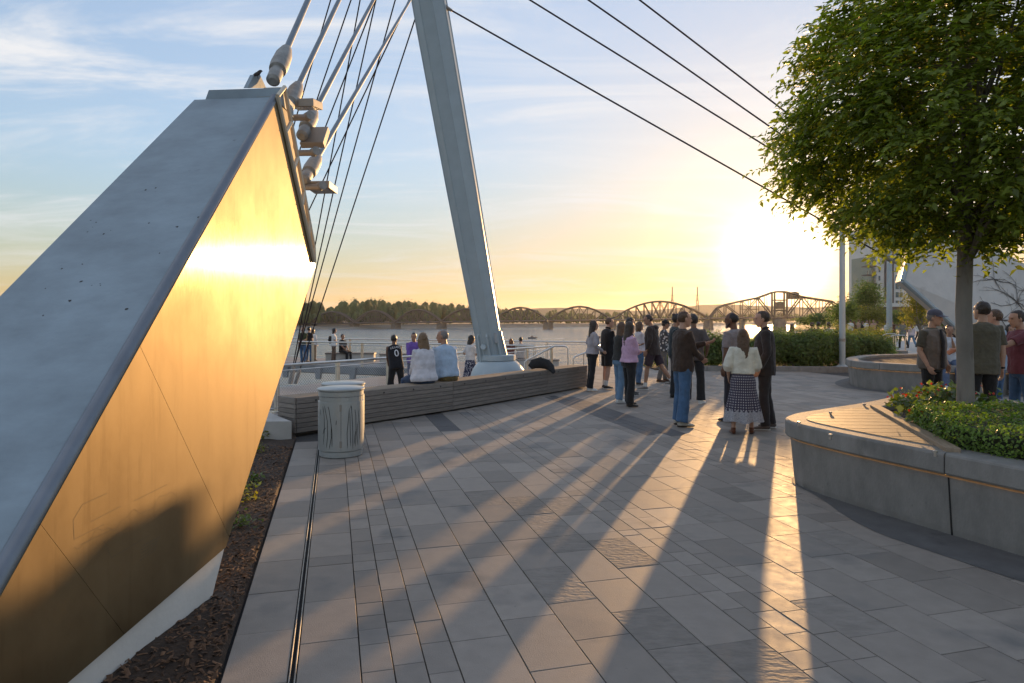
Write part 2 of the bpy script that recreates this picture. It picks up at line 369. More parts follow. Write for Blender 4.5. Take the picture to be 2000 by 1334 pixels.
def leaf_mesh(name, pos, nrm, size, aspect=0.5, fold=0.25, dirs=None):
    """many leaves as one mesh: pos (n,3), nrm (n,3) face normals, size (n,)"""
    n = len(pos); pos = np.asarray(pos, float); nrm = np.asarray(nrm, float)
    nrm /= np.maximum(np.linalg.norm(nrm, axis=1, keepdims=True), 1e-6)
    if dirs is None: dirs = np.random.normal(size=(n, 3))
    dirs = np.asarray(dirs, float); dirs = dirs-nrm*(dirs*nrm).sum(1, keepdims=True); dirs /= np.maximum(np.linalg.norm(dirs, axis=1, keepdims=True), 1e-6)
    side = np.cross(nrm, dirs); s = np.asarray(size)[:, None]
    w = s*aspect*0.5
    v0 = pos; v1 = pos+dirs*s*.45+side*w+nrm*s*fold*.3; v2 = pos+dirs*s-nrm*s*fold*.25; v3 = pos+dirs*s*.45-side*w+nrm*s*fold*.3; v4 = pos+dirs*s*.5
    vs = np.stack([v0, v1, v2, v3, v4], 1).reshape(-1, 3)
    k = np.arange(n)*5
    fs = np.concatenate([np.stack([k, k+1, k+4], 1), np.stack([k+1, k+2, k+4], 1), np.stack([k+2, k+3, k+4], 1), np.stack([k+3, k, k+4], 1)])
    me = bpy.data.meshes.new(name)
    me.vertices.add(len(vs)); me.vertices.foreach_set('co', vs.ravel())
    me.loops.add(len(fs)*3); me.loops.foreach_set('vertex_index', fs.ravel().astype(np.int32))
    me.polygons.add(len(fs)); me.polygons.foreach_set('loop_start', (np.arange(len(fs))*3).astype(np.int32)); me.polygons.foreach_set('loop_total', np.full(len(fs), 3, np.int32))
    me.update(calc_edges=True); me.validate()
    return me
def clone(o, parent=None):
    c = o.copy(); COL.objects.link(c)
    if parent is not None: c.parent = parent
    return c

# ================================================================== ground and water
UV = R(14.95); UU = V((-math.sin(UV), math.cos(UV), 0)); VV = V((math.cos(UV), math.sin(UV), 0))
def uv(u, v, z=0.0): return UU*u+VV*v+V((0, 0, z))
def sheet(name, pts, z, m):
    mb = MB(); mb.add([(x, y, z) for x, y in pts], [tuple(range(len(pts)))])
    o = obj(name, mb, m); return struct(o)
mb = MB(); mb.add([(-4000, -1300, -8), (4000, -1300, -8), (4000, 4300, -8), (-4000, 4300, -8)], [(0, 1, 2, 3)])
river = struct(obj('river_water', mb, M['water']))
BA, BB, BD, BC = V((-3.06, 9.46, 0)), V((-1.05, 11.9, 0)), V((.785, 14.55, 0)), V((1.81, 16.0, 0))
PLAZA = [(-14, -5), (30, -5), (30, 23.2), (2.4, 23.2), (1.75, 16.4), (-1.35, 12.2), (-3.35, 9.75), (-3.4, 9.3), (-14, 9.3)]
mb = MB(); mb.prism([(x, y, -.032) for x, y in PLAZA], (0, 0, -1.2))
plaza = struct(obj('plaza_pavement', mb, M['joint']))

# land on the right bank with the promenade
LAND = [(2.6, 23.25), (60, 23.25), (700, 23), (900, 900), (420, 700), (275, 590), (108, 250), (40, 95), (19, 46), (9.0, 30.0), (3.5, 25.5)]
mb = MB(); n = len(LAND)
cx0, cy0 = 300, 300
low = [(x-(9 if i >= 4 else 0), y+(2 if i in (0, 1, 2) else 0), -8.3) for i, (x, y) in enumerate(LAND)]
mb.add([(x, y, -.22) for x, y in LAND]+low, [tuple(range(n))]+[((i+1) % n, i, n+i, n+(i+1) % n) for i in range(n)])
land = struct(obj('promenade_ground', mb, mat('river_bank_soil', (.11, .095, .06), .95, var=.35, scale=.5, bump=.02, bscale=4)))
path_pts = [G(1765, 700, -.2), G(1830, 700, -.2), G(1812, 650, -.2), G(1800, 636, -.2), G(1772, 636, -.2), G(1752, 655, -.2), G(1745, 690, -.2)]
path = sheet('promenade_path', [(p.x, p.y) for p in path_pts], -.205, M['concrete_pale'])

# ------------------------------------------------------------------ planters' outlines (used by the pavers too)
OUT1 = closed_spline([(3.60, 4.30), (3.93, 3.55), (4.9, 3.45), (6.0, 4.4), (6.55, 6.0), (6.45, 7.6), (6.15, 8.65), (5.72, 9.02), (5.25, 8.92), (4.27, 8.09), (3.50, 7.52), (2.98, 7.10), (2.76, 6.62), (2.95, 5.85), (3.28, 5.05)], 6)
OUT2 = closed_spline([(8.45, 15.3), (9.1, 14.55), (10.6, 14.35), (12.6, 14.6), (15.5, 16.0), (16.2, 18.0), (13.5, 19.5), (10.5, 19.0), (8.9, 17.6), (8.25, 16.2)], 6)

# ------------------------------------------------------------------ pavers
rows = [(-.502, -.208, 'b'), (-.170, .122, 'b')]      # (from, to) across, kind
v = .122
for rep in range(7):
    for k in range(3): rows.append((v, v+.151, 's')); v += .151
    for k in range(5): rows.append((v, v+.311, 'b')); v += .311
pv = []
def vis(c):
    if c.y < .3: return False
    return -900 < CX+FPX*c.x/c.y < 2900
def inframe(c):
    return c.y > 2.7 and -40 < CX+FPX*c.x/c.y < 2040
in1 = offset(OUT1, .5); in2 = offset(OUT2, .5)
for ri, (v0, v1, kd) in enumerate(rows):
    u = -.8+random.random()*.3; nextj = 4.81-4.9
    while u < 26:
        ln = random.uniform(.44, .60) if kd == 'b' else random.choice((.27, .27, .25, .30, .17))
        if u < nextj < u+ln+.12:
            ln = nextj-u
            nextj += 4.9
        while nextj <= u: nextj += 4.9
        c = uv(u+ln/2, (v0+v1)/2)
        ok = vis(c) and inside((c.x, c.y), PLAZA) and not inside((c.x, c.y), in1) and not inside((c.x, c.y), in2) and u < 24
        if v0 < -.1 and u > 9.0: ok = False
        if ok and ln > .04:
            uc = u+ln/2; kind = 'paver'
            if (1.2 < v0 < 1.75 and uc > 9.9) or (4.15 < v0 < 4.75 and 8.6 < uc < 13.5): kind = 'paver_dark'
            if kd == 'b' and 1.1 < v0 < 2.0 and 2.6 < uc < 6.2 and random.random() < .25: kind = 'paver_cleft'
            if kd == 'b' and random.random() < .03: kind = 'paver_cleft'
            pv.append((c.length if inframe(c) else 99+c.length, c, v1-v0-.006, ln-.006, kind, kd))
        u += ln
pv.sort(key=lambda t: t[0])
PM = {}
for kd, (w, l) in (('b', (.30, .52)), ('s', (.146, .264))):
    for kind in ('paver', 'paver_dark', 'paver_cleft'):
        b = MB(); b.bbox((0, 0, -.015), (w, l, .03), b=.0014)
        me = b.mesh('paver'); me.materials.append(M[kind]); PM[kd, kind] = (me, w, l)
rest = {k: MB() for k in ('paver', 'paver_dark', 'paver_cleft')}
for i, (dist, c, w, l, kind, kd) in enumerate(pv):
    dz = random.uniform(-.0012, .0012)
    tilt = random.uniform(-.002, .002)
    if i < 300:
        me, w0, l0 = PM[kd, kind]
        o = bpy.data.objects.new('paver', me); o.location = c+V((0, 0, dz)); o.rotation_euler = (tilt, random.uniform(-.002, .002), UV); o.scale = (w/w0, l/l0, 1)
        COL.objects.link(o); o.parent = plaza
    else:
        rest[kind].bbox(c+V((0, 0, -.015+dz)), (w, l, .03), rot=UV, b=.0014)
for k, b in rest.items():
    if b.f: stuff(obj('paving_beyond', b, M[k], plaza))

# trench drain
td = thing('trench_drain', 'long narrow slotted steel trench drain set in the grey paving', 'drain', uv(5, -.19, 0))
for s in (-1, 1):
    b = MB(); b.bbox(uv(4.4, -.189+s*.0125, -.008), (.007, 9.4, .022), rot=UV, b=.002); obj('steel_rail', b, M['galv'], td)
b = MB(); b.box(uv(4.4, -.189, -.03), (.017, 9.4, .02), rot=UV); obj('slot', b, M['black'], td)

# ------------------------------------------------------------------ mulch bed along the anchor
def bed_z(x, y): return .015+.035*mnoise.noise(V((x*1.3, y*1.3, 0)))+.02*mnoise.noise(V((x*5, y*5, 3)))
b = MB(); NX, NY = 36, 90
for j in range(NY+1):
    y = .6+j*(8.7/NY)
    xe = (-.515-math.sin(UV)*y)/math.cos(UV)       # along the paving's edge
    for i in range(NX+1):
        t = i/NX; x = xe+(-6.0-xe)*t**1.5
        b.v.append((x, y, bed_z(x, y)-(.03 if t < .02 else 0)))
for j in range(NY):
    for i in range(NX):
        a = j*(NX+1)+i; b.f.append((a, a+NX+1, a+NX+2, a+1))
bed = struct(obj('mulch_bed', b, M['mulch'], smooth=True))
b = MB()
for k in range(7000):
    y = 1.8+6.8*random.random()**1.4; xe = (-.53-math.sin(UV)*y)/math.cos(UV); x = xe-random.random()**1.3*1.5
    s = random.uniform(.008, .028); w = s*random.uniform(.25, .5)
    m3 = Matrix.Rotation(random.random()*6.28, 3, 'Z') @ Matrix.Rotation(random.uniform(-.7, .7), 3, 'X')
    c = V((x, y, bed_z(x, y)+.004)); t = random.uniform(.003, .008)
    b.add([c+m3 @ V(q) for q in ((-w, -s, 0), (w, -s, 0), (w*.8, s, 0), (-w*.6, s*.9, 0), (0, 0, t))], [(0, 1, 4), (1, 2, 4), (2, 3, 4), (3, 0, 4)])
stuff(obj('bark_chips', b, M['chip'], bed))
for k, (px, py) in enumerate(((508, 885), (497, 945), (484, 985), (478, 1035), (515, 862), (492, 965))):
    g = G(px, py); nl = 60
    pos = np.random.normal(scale=(.05, .07, .03), size=(nl, 3))+np.array([g.x-.03, g.y, .07]); pos[:, 2] = np.abs(pos[:, 2]-.02)+.02
    nr = np.random.normal(size=(nl, 3)); nr[:, 2] = np.abs(nr[:, 2])+.6
    t = thing('ground_cover_plant', ['tiny green plant nearest the bench end of the mulch strip', 'second small plant from the front edge of mulch, yellowish', 'pale low plant in mulch beside the steel face', 'small plant in the mulch nearest to the camera', 'dark green tuft at the far end of the mulch by concrete ledge', 'middle small yellow green plant of the mulch strip'][k], 'plant', (g.x, g.y, 0), 'small plants in the mulch strip')
    f = obj('leaves', leaf_mesh('leaves', pos, nr, np.random.uniform(.03, .06, nl), .6), M['begonia'] if k % 2 else M['shrub_yellow'], t)

# ================================================================== left cable anchor (tilted fin)
WN = V((.9965, -.0834, 0)); WC = WN.dot(V((-1.837, 3.03, 0)))
def W(px, py, off=0.0):
    d = V(((px-CX)/FPX, 1, (HY-py)/FPX)); o = V((0, 0, CAMH))
    return o+d*((WC-off-WN.dot(o))/WN.dot(d))
anc = thing('cable_anchor', 'huge tilted cable anchor fin with a golden reflecting steel face', 'cable anchor', (-1.9, 3.6, 0))
pxs = [(545, 190), (616, 520), (441, 1069), (-300, 1705)]
S = [W(*p) for p in pxs]
offs = [.64, .64, .95, 1.30]
b = MB(); A = [p-WN*.014 for p in S]; Bk = [p-WN*o for p, o in zip(S, offs)]
b.add(A+Bk, [(0, 1, 2, 3), (7, 6, 5, 4), (0, 3, 7, 4), (1, 0, 4, 5), (2, 1, 5, 6), (3, 2, 6, 7)])
obj('body', b, M['anchor_top'], anc)
# raised cap plate on top
t0 = S[0]; up = V((0, 0, 1)); back = (S[3]-S[0]).normalized()
tip = t0+(S[1]-S[0]).normalized()*-.02
b = MB()
q = [t0+back*.09, t0-back*.03+up*.02, W(556, 170)-WN*.01, W(556, 170)-WN*.50+V((0, 0, .0)), t0-WN*.56-back*.02, t0-WN*.55+back*.10]
capq = [t0+V((0, .02, -.03)), t0+V((0, .02, .075)), t0-WN*.54+V((0, .02, .075)), t0-WN*.58+V((0, .02, -.03))]
b.prism(capq, (0, .30, -.02)); obj('top_plate', b, M['anchor_top'], anc)
# steel panels, parted by two fine seams
def split2(poly, a, b_, keep):
    nx, ny = b_[1]-a[1], -(b_[0]-a[0]); c = nx*a[0]+ny*a[1]
    return clip(poly, nx*keep, ny*keep, c*keep)
L1 = ((85, 1031), (240, 1235)); L2 = ((355, 850), (450, 1053))
def gap(L, s): return tuple((x+s, y) for x, y in L)
panels = [split2(pxs, *gap(L1, -.5), 1), split2(split2(pxs, *gap(L1, .5), -1), *gap(L2, -.35), 1), split2(split2(pxs, *gap(L1, .5), -1), *gap(L2, .35), -1)]
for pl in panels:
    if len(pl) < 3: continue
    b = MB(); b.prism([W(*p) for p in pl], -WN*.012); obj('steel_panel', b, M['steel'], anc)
# rounded nosing along the upper edge
b = MB(); b.tube([S[0]-WN*.03, S[3]-WN*.05], [.030, .045], 12); obj('edge_nosing', b, mat('nosing_steel', (.20, .22, .25), .4, metal=.6, var=.1), anc, smooth=True)
# ladder-like edge flange with recessed slots
def wl_(p, q, t): return (p[0]+(q[0]-p[0])*t, p[1]+(q[1]-p[1])*t)
Lp, Lq = (542, 188), (614, 512); Rp, Rq = (556, 170), (613, 482)
b = MB(); b.prism([W(*Lp, .02), W(*Rp, .02), W(*Rq, .02), W(*Lq, .02)], -WN*.16); fl = obj('edge_flange', b, mat('flange_recess', (.34, .28, .20), .6), anc)
b = MB()
for (a, c) in ((Lp, Lq), (Rp, Rq)):
    b.tube([W(*a, -.010), W(*c, -.010)], .016, 6)
for t in (0, .22, .44, .66, .84, 1):
    b.tube([W(*wl_(Lp, Lq, t), -.012), W(*wl_(Rp, Rq, t), -.010)], .016, 6)
obj('flange_ribs', b, M['edge_steel'], anc)
# white plinth under the steel
b = MB(); b.prism([W(438, 1071, .025), W(408, 1190, .025), W(-300, 1760, .025), W(-300, 1700, .025)], -WN*.7); obj('plinth', b, M['plinth'], anc)
# engraving: faint lines of a map and its lettering, cut into the face
b = MB()
def groove(p, q, w=.0022):
    a, c = W(*p, -.0006), W(*q, -.0006); t = (c-a).normalized(); s = t.cross(WN)*w
    b.add([a-s, c-s, c+s, a+s], [(0, 1, 2, 3)])
def CR(x, y): return (x/2.756, 850+y/2.756)
random.seed(3)
for p, q in (((445, 372), (578, 312)), ((490, 465), (655, 380)), ((720, 355), (900, 265)), ((600, 660), (810, 535)), ((400, 560), (560, 480)), ((620, 540), (700, 495)), ((860, 430), (960, 370)), ((905, 520), (958, 470)), ((395, 455), (445, 372)), ((395, 455), (400, 560)), ((560, 570), (600, 660)), ((430, 590), (620, 500))):
    x = 0
    while x < 1:
        e = min(1, x+random.uniform(.02, .06)); groove(CR(p[0]+(q[0]-p[0])*x, p[1]+(q[1]-p[1])*x), CR(p[0]+(q[0]-p[0])*e, p[1]+(q[1]-p[1])*e), .0012); x = e+.012
for k in range(5):
    x = 0; p, q = (762-2*k, 598+k*19), (862-6*k, 548+k*17)
    while x < 1:
        e = min(1, x+random.uniform(.05, .14)); groove(CR(p[0]+(q[0]-p[0])*x, p[1]+(q[1]-p[1])*x), CR(p[0]+(q[0]-p[0])*e, p[1]+(q[1]-p[1])*e), .0018); x = e+.03
prev = None
for k in range(40):
    c = CR(400+k*14, 600-k*7.5+22*math.sin(k*.5)+10*math.sin(k*1.3)); 
    if prev: groove(prev, c, .0006)
    prev = c
stuff(obj('engraved_map', b, mat('engraved_line', (.10, .075, .045), .7, var=.1), anc))

# chips in the paint of the sloping face
fn = (A[3]-A[0]).cross(Bk[0]-A[0]).normalized(); fn = -fn if fn.dot(V((0, -1, .3))) < 0 else fn
b = MB(); random.seed(4)
for cx_, cy_ in ((430, 680), (440, 712), (490, 745), (525, 728), (705, 693), (390, 888), (292, 910), (385, 970), (435, 988), (475, 988), (738, 527), (215, 1003), (840, 710), (455, 690), (415, 735), (757, 835), (690, 537), (940, 665), (475, 980), (600, 1100), (330, 1060), (205, 1130)):
    d_ = V(((cx_/2.425-CX)/FPX, 1, (HY-150-cy_/2.425)/FPX)); o_ = V((0, 0, CAMH)); c = o_+d_*((A[0]-o_).dot(fn)/d_.dot(fn))+fn*.0008
    e1 = fn.orthogonal().normalized(); e2 = fn.cross(e1); r = random.choice((.004, .006, .008, .011)); a0 = random.random()*6.28
    b.add([c+(e1*math.cos(a0+k*1.05)+e2*math.sin(a0+k*1.05))*r*random.uniform(.4, 1.1) for k in range(6)], [tuple(range(6))])
stuff(obj('paint_chips', b, M['bolt'], anc))

# ------------------------------------------------------------------ mast
MB0, MT0 = P(962, 700, 17.0), P(838, 0, 15.5)
mdir = (MT0-MB0)
def mast_at(py):                       # the point of the mast's axis on this photo row
    lo, hi = -.5, 4.0
    for _ in range(60):
        m_ = (lo+hi)/2; p = MB0+mdir*m_
        y = HY-(p.z-CAMH)/p.y*FPX
        if y > py: lo = m_
        else: hi = m_
    return MB0+mdir*lo
mast = thing('cable_mast', 'tall white leaning cable mast standing on a round footing behind bench', 'mast', (MB0.x+.1, MB0.y, -.5))
top = MB0+mdir*2.1
# eight-sided ribbed shaft, slimmer at its foot
def shaft(b, r0, p0, p1, prof, n=8, rot=.2):
    d = (p1-p0); q = d.to_track_quat('Z', 'Y').to_matrix(); vs = []
    for t, r in prof:
        for k in range(n):
            w = 2*math.pi*k/n+rot; vs.append(p0+d*t+q @ V((math.cos(w)*r, math.sin(w)*r, 0)))
    m_ = len(prof)
    b.add(vs, [(i*n+k, i*n+(k+1) % n, (i+1)*n+(k+1) % n, (i+1)*n+k) for i in range(m_-1) for k in range(n)]+[tuple(reversed(range(n))), tuple((m_-1)*n+k for k in range(n))])
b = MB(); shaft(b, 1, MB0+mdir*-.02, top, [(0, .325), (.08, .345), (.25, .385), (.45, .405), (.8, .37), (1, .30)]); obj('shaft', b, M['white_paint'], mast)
q = mdir.to_track_quat('Z', 'Y').to_matrix()
for k in range(8):                     # seam battens along the edges of the shaft
    w = 2*math.pi*k/8+.2; b = MB(); pts = []; rad = []
    for t, r in [(0.01, .325), (.08, .345), (.25, .385), (.45, .405), (.8, .37), (.99, .30)]:
        pts.append(MB0+mdir*-.02+(top-MB0-mdir*-.02)*t+q @ V((math.cos(w)*r, math.sin(w)*r, 0)))
    b.tube(pts, .016, 5); obj('seam_rib', b, M['white_paint'], mast)
# foot: gusset plates, collar, domed footing
for k in range(8):
    w = 2*math.pi*(k+.5)/8+.2
    c = q @ V((math.cos(w), math.sin(w), 0)); b = MB()
    b.prism([MB0+c*.30+mdir*-.02, MB0+c*.40+mdir*-.02, MB0+c*.345+mdir*.075, MB0+c*.30+mdir*.085], (q @ V((-math.sin(w), math.cos(w), 0)))*.05)
    obj('gusset', b, M['white_paint'], mast)
for px, py in ((958, 657), (968, 660)):
    pp = P(px, py, 16.62); b = MB(); b.box(pp+V((0, .02, 0)), (.075, .06, .26), rot=Matrix.Rotation(R(-9), 3, 'Y')); obj('slot_opening', b, mat('recess_paint', (.34, .35, .36), .6), mast)
fc = V((MB0.x+.14, MB0.y, 0))
b = MB(); b.lathe([(.46, .60), (.46, .72), (.44, .735), (.36, .74)], (fc.x-.02, fc.y, 0), 28); obj('collar', b, M['white_paint'], mast, smooth=False)
b = MB(); b.lathe([(.72, -.5), (.72, .10), (.70, .22), (.64, .38), (.54, .52), (.47, .575), (.40, .60)], fc, 32); obj('footing', b, M['white_paint'], mast, smooth=True)
b = MB(); b.lathe([(.07, 0), (.07, .02), (.05, .025)], P(944, 678, 16.60), 14, axis=V((-.2, -1, .1))); obj('round_boss', b, M['white_paint'], mast)

# ------------------------------------------------------------------ stays
lab_T = ['thickest grey stay leaving the very top of the steel fin', 'grey stay tube second from the left above the fin', 'grey stay tube third from the left above the fin', 'grey stay tube nearest the mast above the fin']
for k, (px0, py0, px1, py1, my) in enumerate(((545, 130, 601.6, 0, -385), (569, 195, 662, 0, -268), (600, 245, 727.5, 0, -154), (606, 332, 809.6, 0, -48))):
    end = mast_at(my); a0 = W(px0, py0, .20 if k == 0 else .12)
    t = thing('stay_cable', lab_T[k], 'stay cable', a0, 'grey stays from the steel anchor to the mast')
    d = (end-a0).normalized()
    b = MB(); b.tube([a0+d*.1, end], .026 if k == 0 else .023, 10); obj('stay_tube', b, M['cable_grey'], t, smooth=True)
    b = MB(); s = 1.0 if k == 0 else .9
    b.lathe([(.03*s, -.26*s), (.052*s, -.24*s), (.054*s, -.12*s), (.046*s, -.10*s), (.046*s, -.07*s), (.066*s, -.06*s), (.072*s, .02*s), (.066*s, .20*s), (.045*s, .32*s), (.028*s, .36*s)], a0, 18, axis=d)
    obj('socket', b, M['galv'], t, smooth=True)
    b = MB(); b.tube([end-d*.5, end-d*.1], [.05, .075], 8); obj('clevis', b, M['fixture'], t)
lab_R = ['lowest dark cable running from mast down to the right', 'second lowest dark cable from mast down to the right', 'third dark cable from below running right from the mast', 'highest dark cable at the top right beside the tree']
for k, (pa, pb, my) in enumerate((((900, 10), (1620, 435), -5), ((1035, 0), (1560, 325), -137), ((1150, 0), (1565, 290), -248), ((1250, 0), (1530, 215), -365))):
    st = mast_at(my); sl_ = (pb[1]-pa[1])/(pb[0]-pa[0]); ex = 1778+k*9; ey = pb[1]+sl_*(ex-pb[0])
    en = P(ex, ey, 16.6+.1*k); d = (en-st).normalized()
    t = thing('stay_cable', lab_R[k], 'stay cable', en, 'dark cables from the mast to the right')
    b = MB(); b.tube([st, en], .021, 8); obj('cable', b, M['cable_dark'], t, smooth=True)
    b = MB(); b.lathe([(.03, 0), (.05, .1), (.075, .2), (.07, .45), (.04, .5)], en-d*.35, 12, axis=-d); obj('socket', b, M['galv'], t, smooth=True)
    b = MB(); b.tube([st+d*.1, st+d*.38, st+d*.62], [(.10, .05), (.09, .06), (.03, .03)], 8); obj('clevis', b, M['fixture'], t)
lab_t = ['thin dark hanger cable crossing behind the leftmost grey stay', 'thin dark hanger cable just left of the third stay tube', 'thin dark hanger cable meeting the mast third from top', 'thin dark hanger cable running close under the nearest stay tube',
         'thin dark hanger cable, leftmost of the fan below the fin', 'thin dark hanger cable second in the fan beside the fin', 'thin dark hanger cable third in the fan beside the fin', 'thin dark hanger cable nearest the mast, rightmost of the fan']
fam = [(646.6, -.295, -408), (686, -.342, -294), (733, -.392, -185), (799, -.476, -60), (704, -.184, -374), (734.6, -.2226, -260), (772.5, -.2762, -146), (823, -.3287, -30)]
for k, (x0, sl_, my) in enumerate(fam):
    yb = 748; xb = x0+sl_*yb; st = mast_at(my); en = P(xb, yb, 20.0+.25*(k % 4))
    d = (st-en).normalized()
    t = thing('hanger_cable', lab_t[k], 'cable', en, 'thin dark cables from the mast to the pier')
    b = MB(); b.tube([en, st], .0165, 6); obj('cable', b, M['cable_dark'], t, smooth=True)
    b = MB(); b.tube([en, en+d*.45, en+d*.6], [.06, .055, .02], 8); obj('socket', b, M['galv'], t)

# ------------------------------------------------------------------ floodlights on the fin's edge
lab_f = ['topmost of three box floodlights on the fin edge', 'middle floodlight on fin edge with its square face tilted down', 'lowest box floodlight on the fin edge']
for k, (bx, by, ax, ay, til) in enumerate(((598, 204, 572, 230, 8), (615, 268, 585, 299, 55), (629, 366, 598, 366, -4))):
    a0 = W(ax, ay, .10); e0 = a0+V((.085, .0, 0)); c = W(bx, by, .03)
    t = thing('floodlight', lab_f[k], 'floodlight', a0, 'floodlights on the steel anchor')
    b = MB(); b.tube([a0-V((.05, 0, 0)), e0+V((.05, -.01, 0))], .026, 12); obj('arm', b, M['fixture'], t, smooth=True)
    b = MB(); b.lathe([(.030, -.03), (.036, -.03), (.036, -.012), (.031, -.01), (.031, .01), (.036, .012), (.036, .03), (.03, .03)], e0+V((.045, -.015, .008)), 18, axis=V((.7, -.7, .1))); obj('knuckle', b, M['galv'], t)
    rm = Matrix.Rotation(R(-5), 3, 'Z') @ Matrix.Rotation(R(til), 3, 'X')
    b = MB(); b.bbox(c, (.20, .20, .06), rot=rm, b=.006); hs = obj('housing', b, M['fixture'], t)
    b = MB(); b.box(c+rm @ V((0, 0, -.031)), (.16, .16, .004), rot=rm); obj('lens', b, mat('floodlight_lens', (.20, .19, .17), .15), hs)

# ------------------------------------------------------------------ small bird on the fin
bp = W(502, 148, .28); b = MB()
b.tube([bp+V((-.055, 0, -.004)), bp+V((-.028, 0, .002)), bp+V((-.01, 0, .010)), bp+V((.010, 0, .018)), bp+V((.020, 0, .030)), bp+V((.028, 0, .036)), bp+V((.034, 0, .036)), bp+V((.043, 0, .034))], [.003, .007, .014, .016, .013, .011, .008, .0015], 8)
for s in (-1, 1): b.tube([bp+V((.004, s*.006, .005)), bp+V((.006, s*.006, -.022))], .0016, 5)
bird = tag(obj('bird', b, mat('bird_feather', (.07, .055, .05), .8, var=.3, scale=60), smooth=True), 'small dark bird perched on top of the steel fin', 'bird')
b = MB(); b.prism([W(483, 172, .30), W(496, 146, .30), W(508, 146, .30), W(520, 172, .30)], -WN*.03); obj('lug_plate', b, M['anchor_top'], anc)

# ================================================================== right anchor fin
anc2 = thing('cable_anchor', 'pale cable anchor fin rising behind the tree trunk at right', 'cable anchor', P(1900, 700, 17.2))
pts = [P(1762, 548, 16.4), P(1800, 405, 16.5), P(2230, 640, 17.6), P(2230, 745, 17.6), P(1985, 745, 17.3)]
b = MB(); b.prism(pts, V((.35, .9, 0))); obj('body', b, mat('pale_anchor_concrete', (.66, .63, .60), .6, var=.08, scale=2.5, bump=.004, bscale=12, blotch=(1.3, .66, (.36, .33, .31))), anc2)
b = MB()
for p_, q_ in ((pts[0], pts[4]), (pts[0], pts[1])): b.tube([p_+V((0, -.02, 0)), q_+V((0, -.02, 0))], .06, 8)
obj('edge_nosing', b, M['white_paint'], anc2)
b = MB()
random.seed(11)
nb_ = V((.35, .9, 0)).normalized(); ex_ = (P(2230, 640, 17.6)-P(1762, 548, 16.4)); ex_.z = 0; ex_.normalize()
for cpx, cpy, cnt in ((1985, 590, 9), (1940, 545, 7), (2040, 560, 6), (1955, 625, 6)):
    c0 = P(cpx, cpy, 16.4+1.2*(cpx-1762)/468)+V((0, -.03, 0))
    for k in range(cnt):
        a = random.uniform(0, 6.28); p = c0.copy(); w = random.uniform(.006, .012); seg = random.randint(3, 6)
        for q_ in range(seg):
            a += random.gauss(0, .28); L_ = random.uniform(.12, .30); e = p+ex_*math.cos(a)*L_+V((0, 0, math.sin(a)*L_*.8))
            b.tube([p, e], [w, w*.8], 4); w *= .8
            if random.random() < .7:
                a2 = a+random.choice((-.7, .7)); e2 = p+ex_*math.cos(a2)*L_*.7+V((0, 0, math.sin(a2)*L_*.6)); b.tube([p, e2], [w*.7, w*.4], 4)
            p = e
stuff(obj('branching_lines', b, mat('dark_branch_line', (.16, .14, .13), .8), anc2))  # thin dark branching lines laid over the pale face

# ================================================================== timber bench
random.seed(21)
bench = thing('timber_bench', 'long low slatted timber bench along the edge of the plaza', 'bench', (BB.x, BB.y, 0))
def plank(name, p, q, w, h, m, parent, nrm_up=V((0, 0, 1))):
    """a board from p to q (centre line), w across, h thick"""
    L_ = (q-p).length; b = MB(); b.bbox((0, 0, 0), (L_, w, h), b=.004)
    o = obj(name, b, m, None); o.parent = parent
    d = (q-p).normalized(); s = nrm_up.cross(d).normalized(); u_ = d.cross(s)
    m4 = Matrix((d, s, u_)).transposed().to_4x4(); m4.translation = (p+q)/2-parent.location
    o.matrix_basis = m4
    return o
BH = .525
pts_b = [BA, BB, BD, BC]
def perp(a, c): d = (c-a).normalized(); return V((-d.y, d.x, 0))      # towards the back of the bench
for i in range(3):
    a, c = pts_b[i], pts_b[i+1]; d = (c-a).normalized(); n_ = perp(a, c)
    a2, c2 = a+d*.004, c-d*.004
    b = MB(); b.prism([a+n_*.03+V((0, 0, .02)), c+n_*.03+V((0, 0, .02)), c+n_*.44+V((0, 0, .02)), a+n_*.44+V((0, 0, .02))], (0, 0, BH-.05)); obj('frame', b, M['black'], bench)
    z = .03
    hs = [.062]*6+[.088]
    for k, h in enumerate(hs):          # boards of the front
        o = plank('plank', a2+n_*.012+V((0, 0, z+h/2)), c2+n_*.012+V((0, 0, z+h/2)), h, .024, M['wood'], bench, nrm_up=-n_)
        z += h+.0065
    for k in range(5):                  # boards of the seat
        y = .045+k*.0915
        plank('plank', a2+n_*y+V((0, 0, BH-.008)), c2+n_*y+V((0, 0, BH-.008)), .085, .026, M['wood_top'], bench)
    nb = int((c-a).length/.62)
    for k in range(nb):
        t = (k+.5)/nb; p = a+(c-a)*t-n_*.001+V((0, 0, BH-.055))
        b = MB(); b.lathe([(.016, -.004), (.016, .003), (.01, .004)], p, 10, axis=-n_); obj('bolt', b, M['bolt'], bench)
a, c = BA, BB; n_ = perp(a, c); d = (c-a).normalized(); z = .03
for k, h in enumerate([.062]*6+[.088]):
    plank('plank', BA+n_*.012+V((0, 0, z+h/2))-d*.012, BA+n_*.46+V((0, 0, z+h/2))-d*.012, h, .022, M['wood'], bench, nrm_up=-d); z += h+.0065
a, c = BD, BC; n_ = perp(a, c); d = (c-a).normalized(); z = .03
for k, h in enumerate([.062]*6+[.088]):
    plank('plank', BC+n_*.012+V((0, 0, z+h/2))+d*.012, BC+n_*.46+V((0, 0, z+h/2))+d*.012, h, .022, M['wood'], bench, nrm_up=d); z += h+.0065

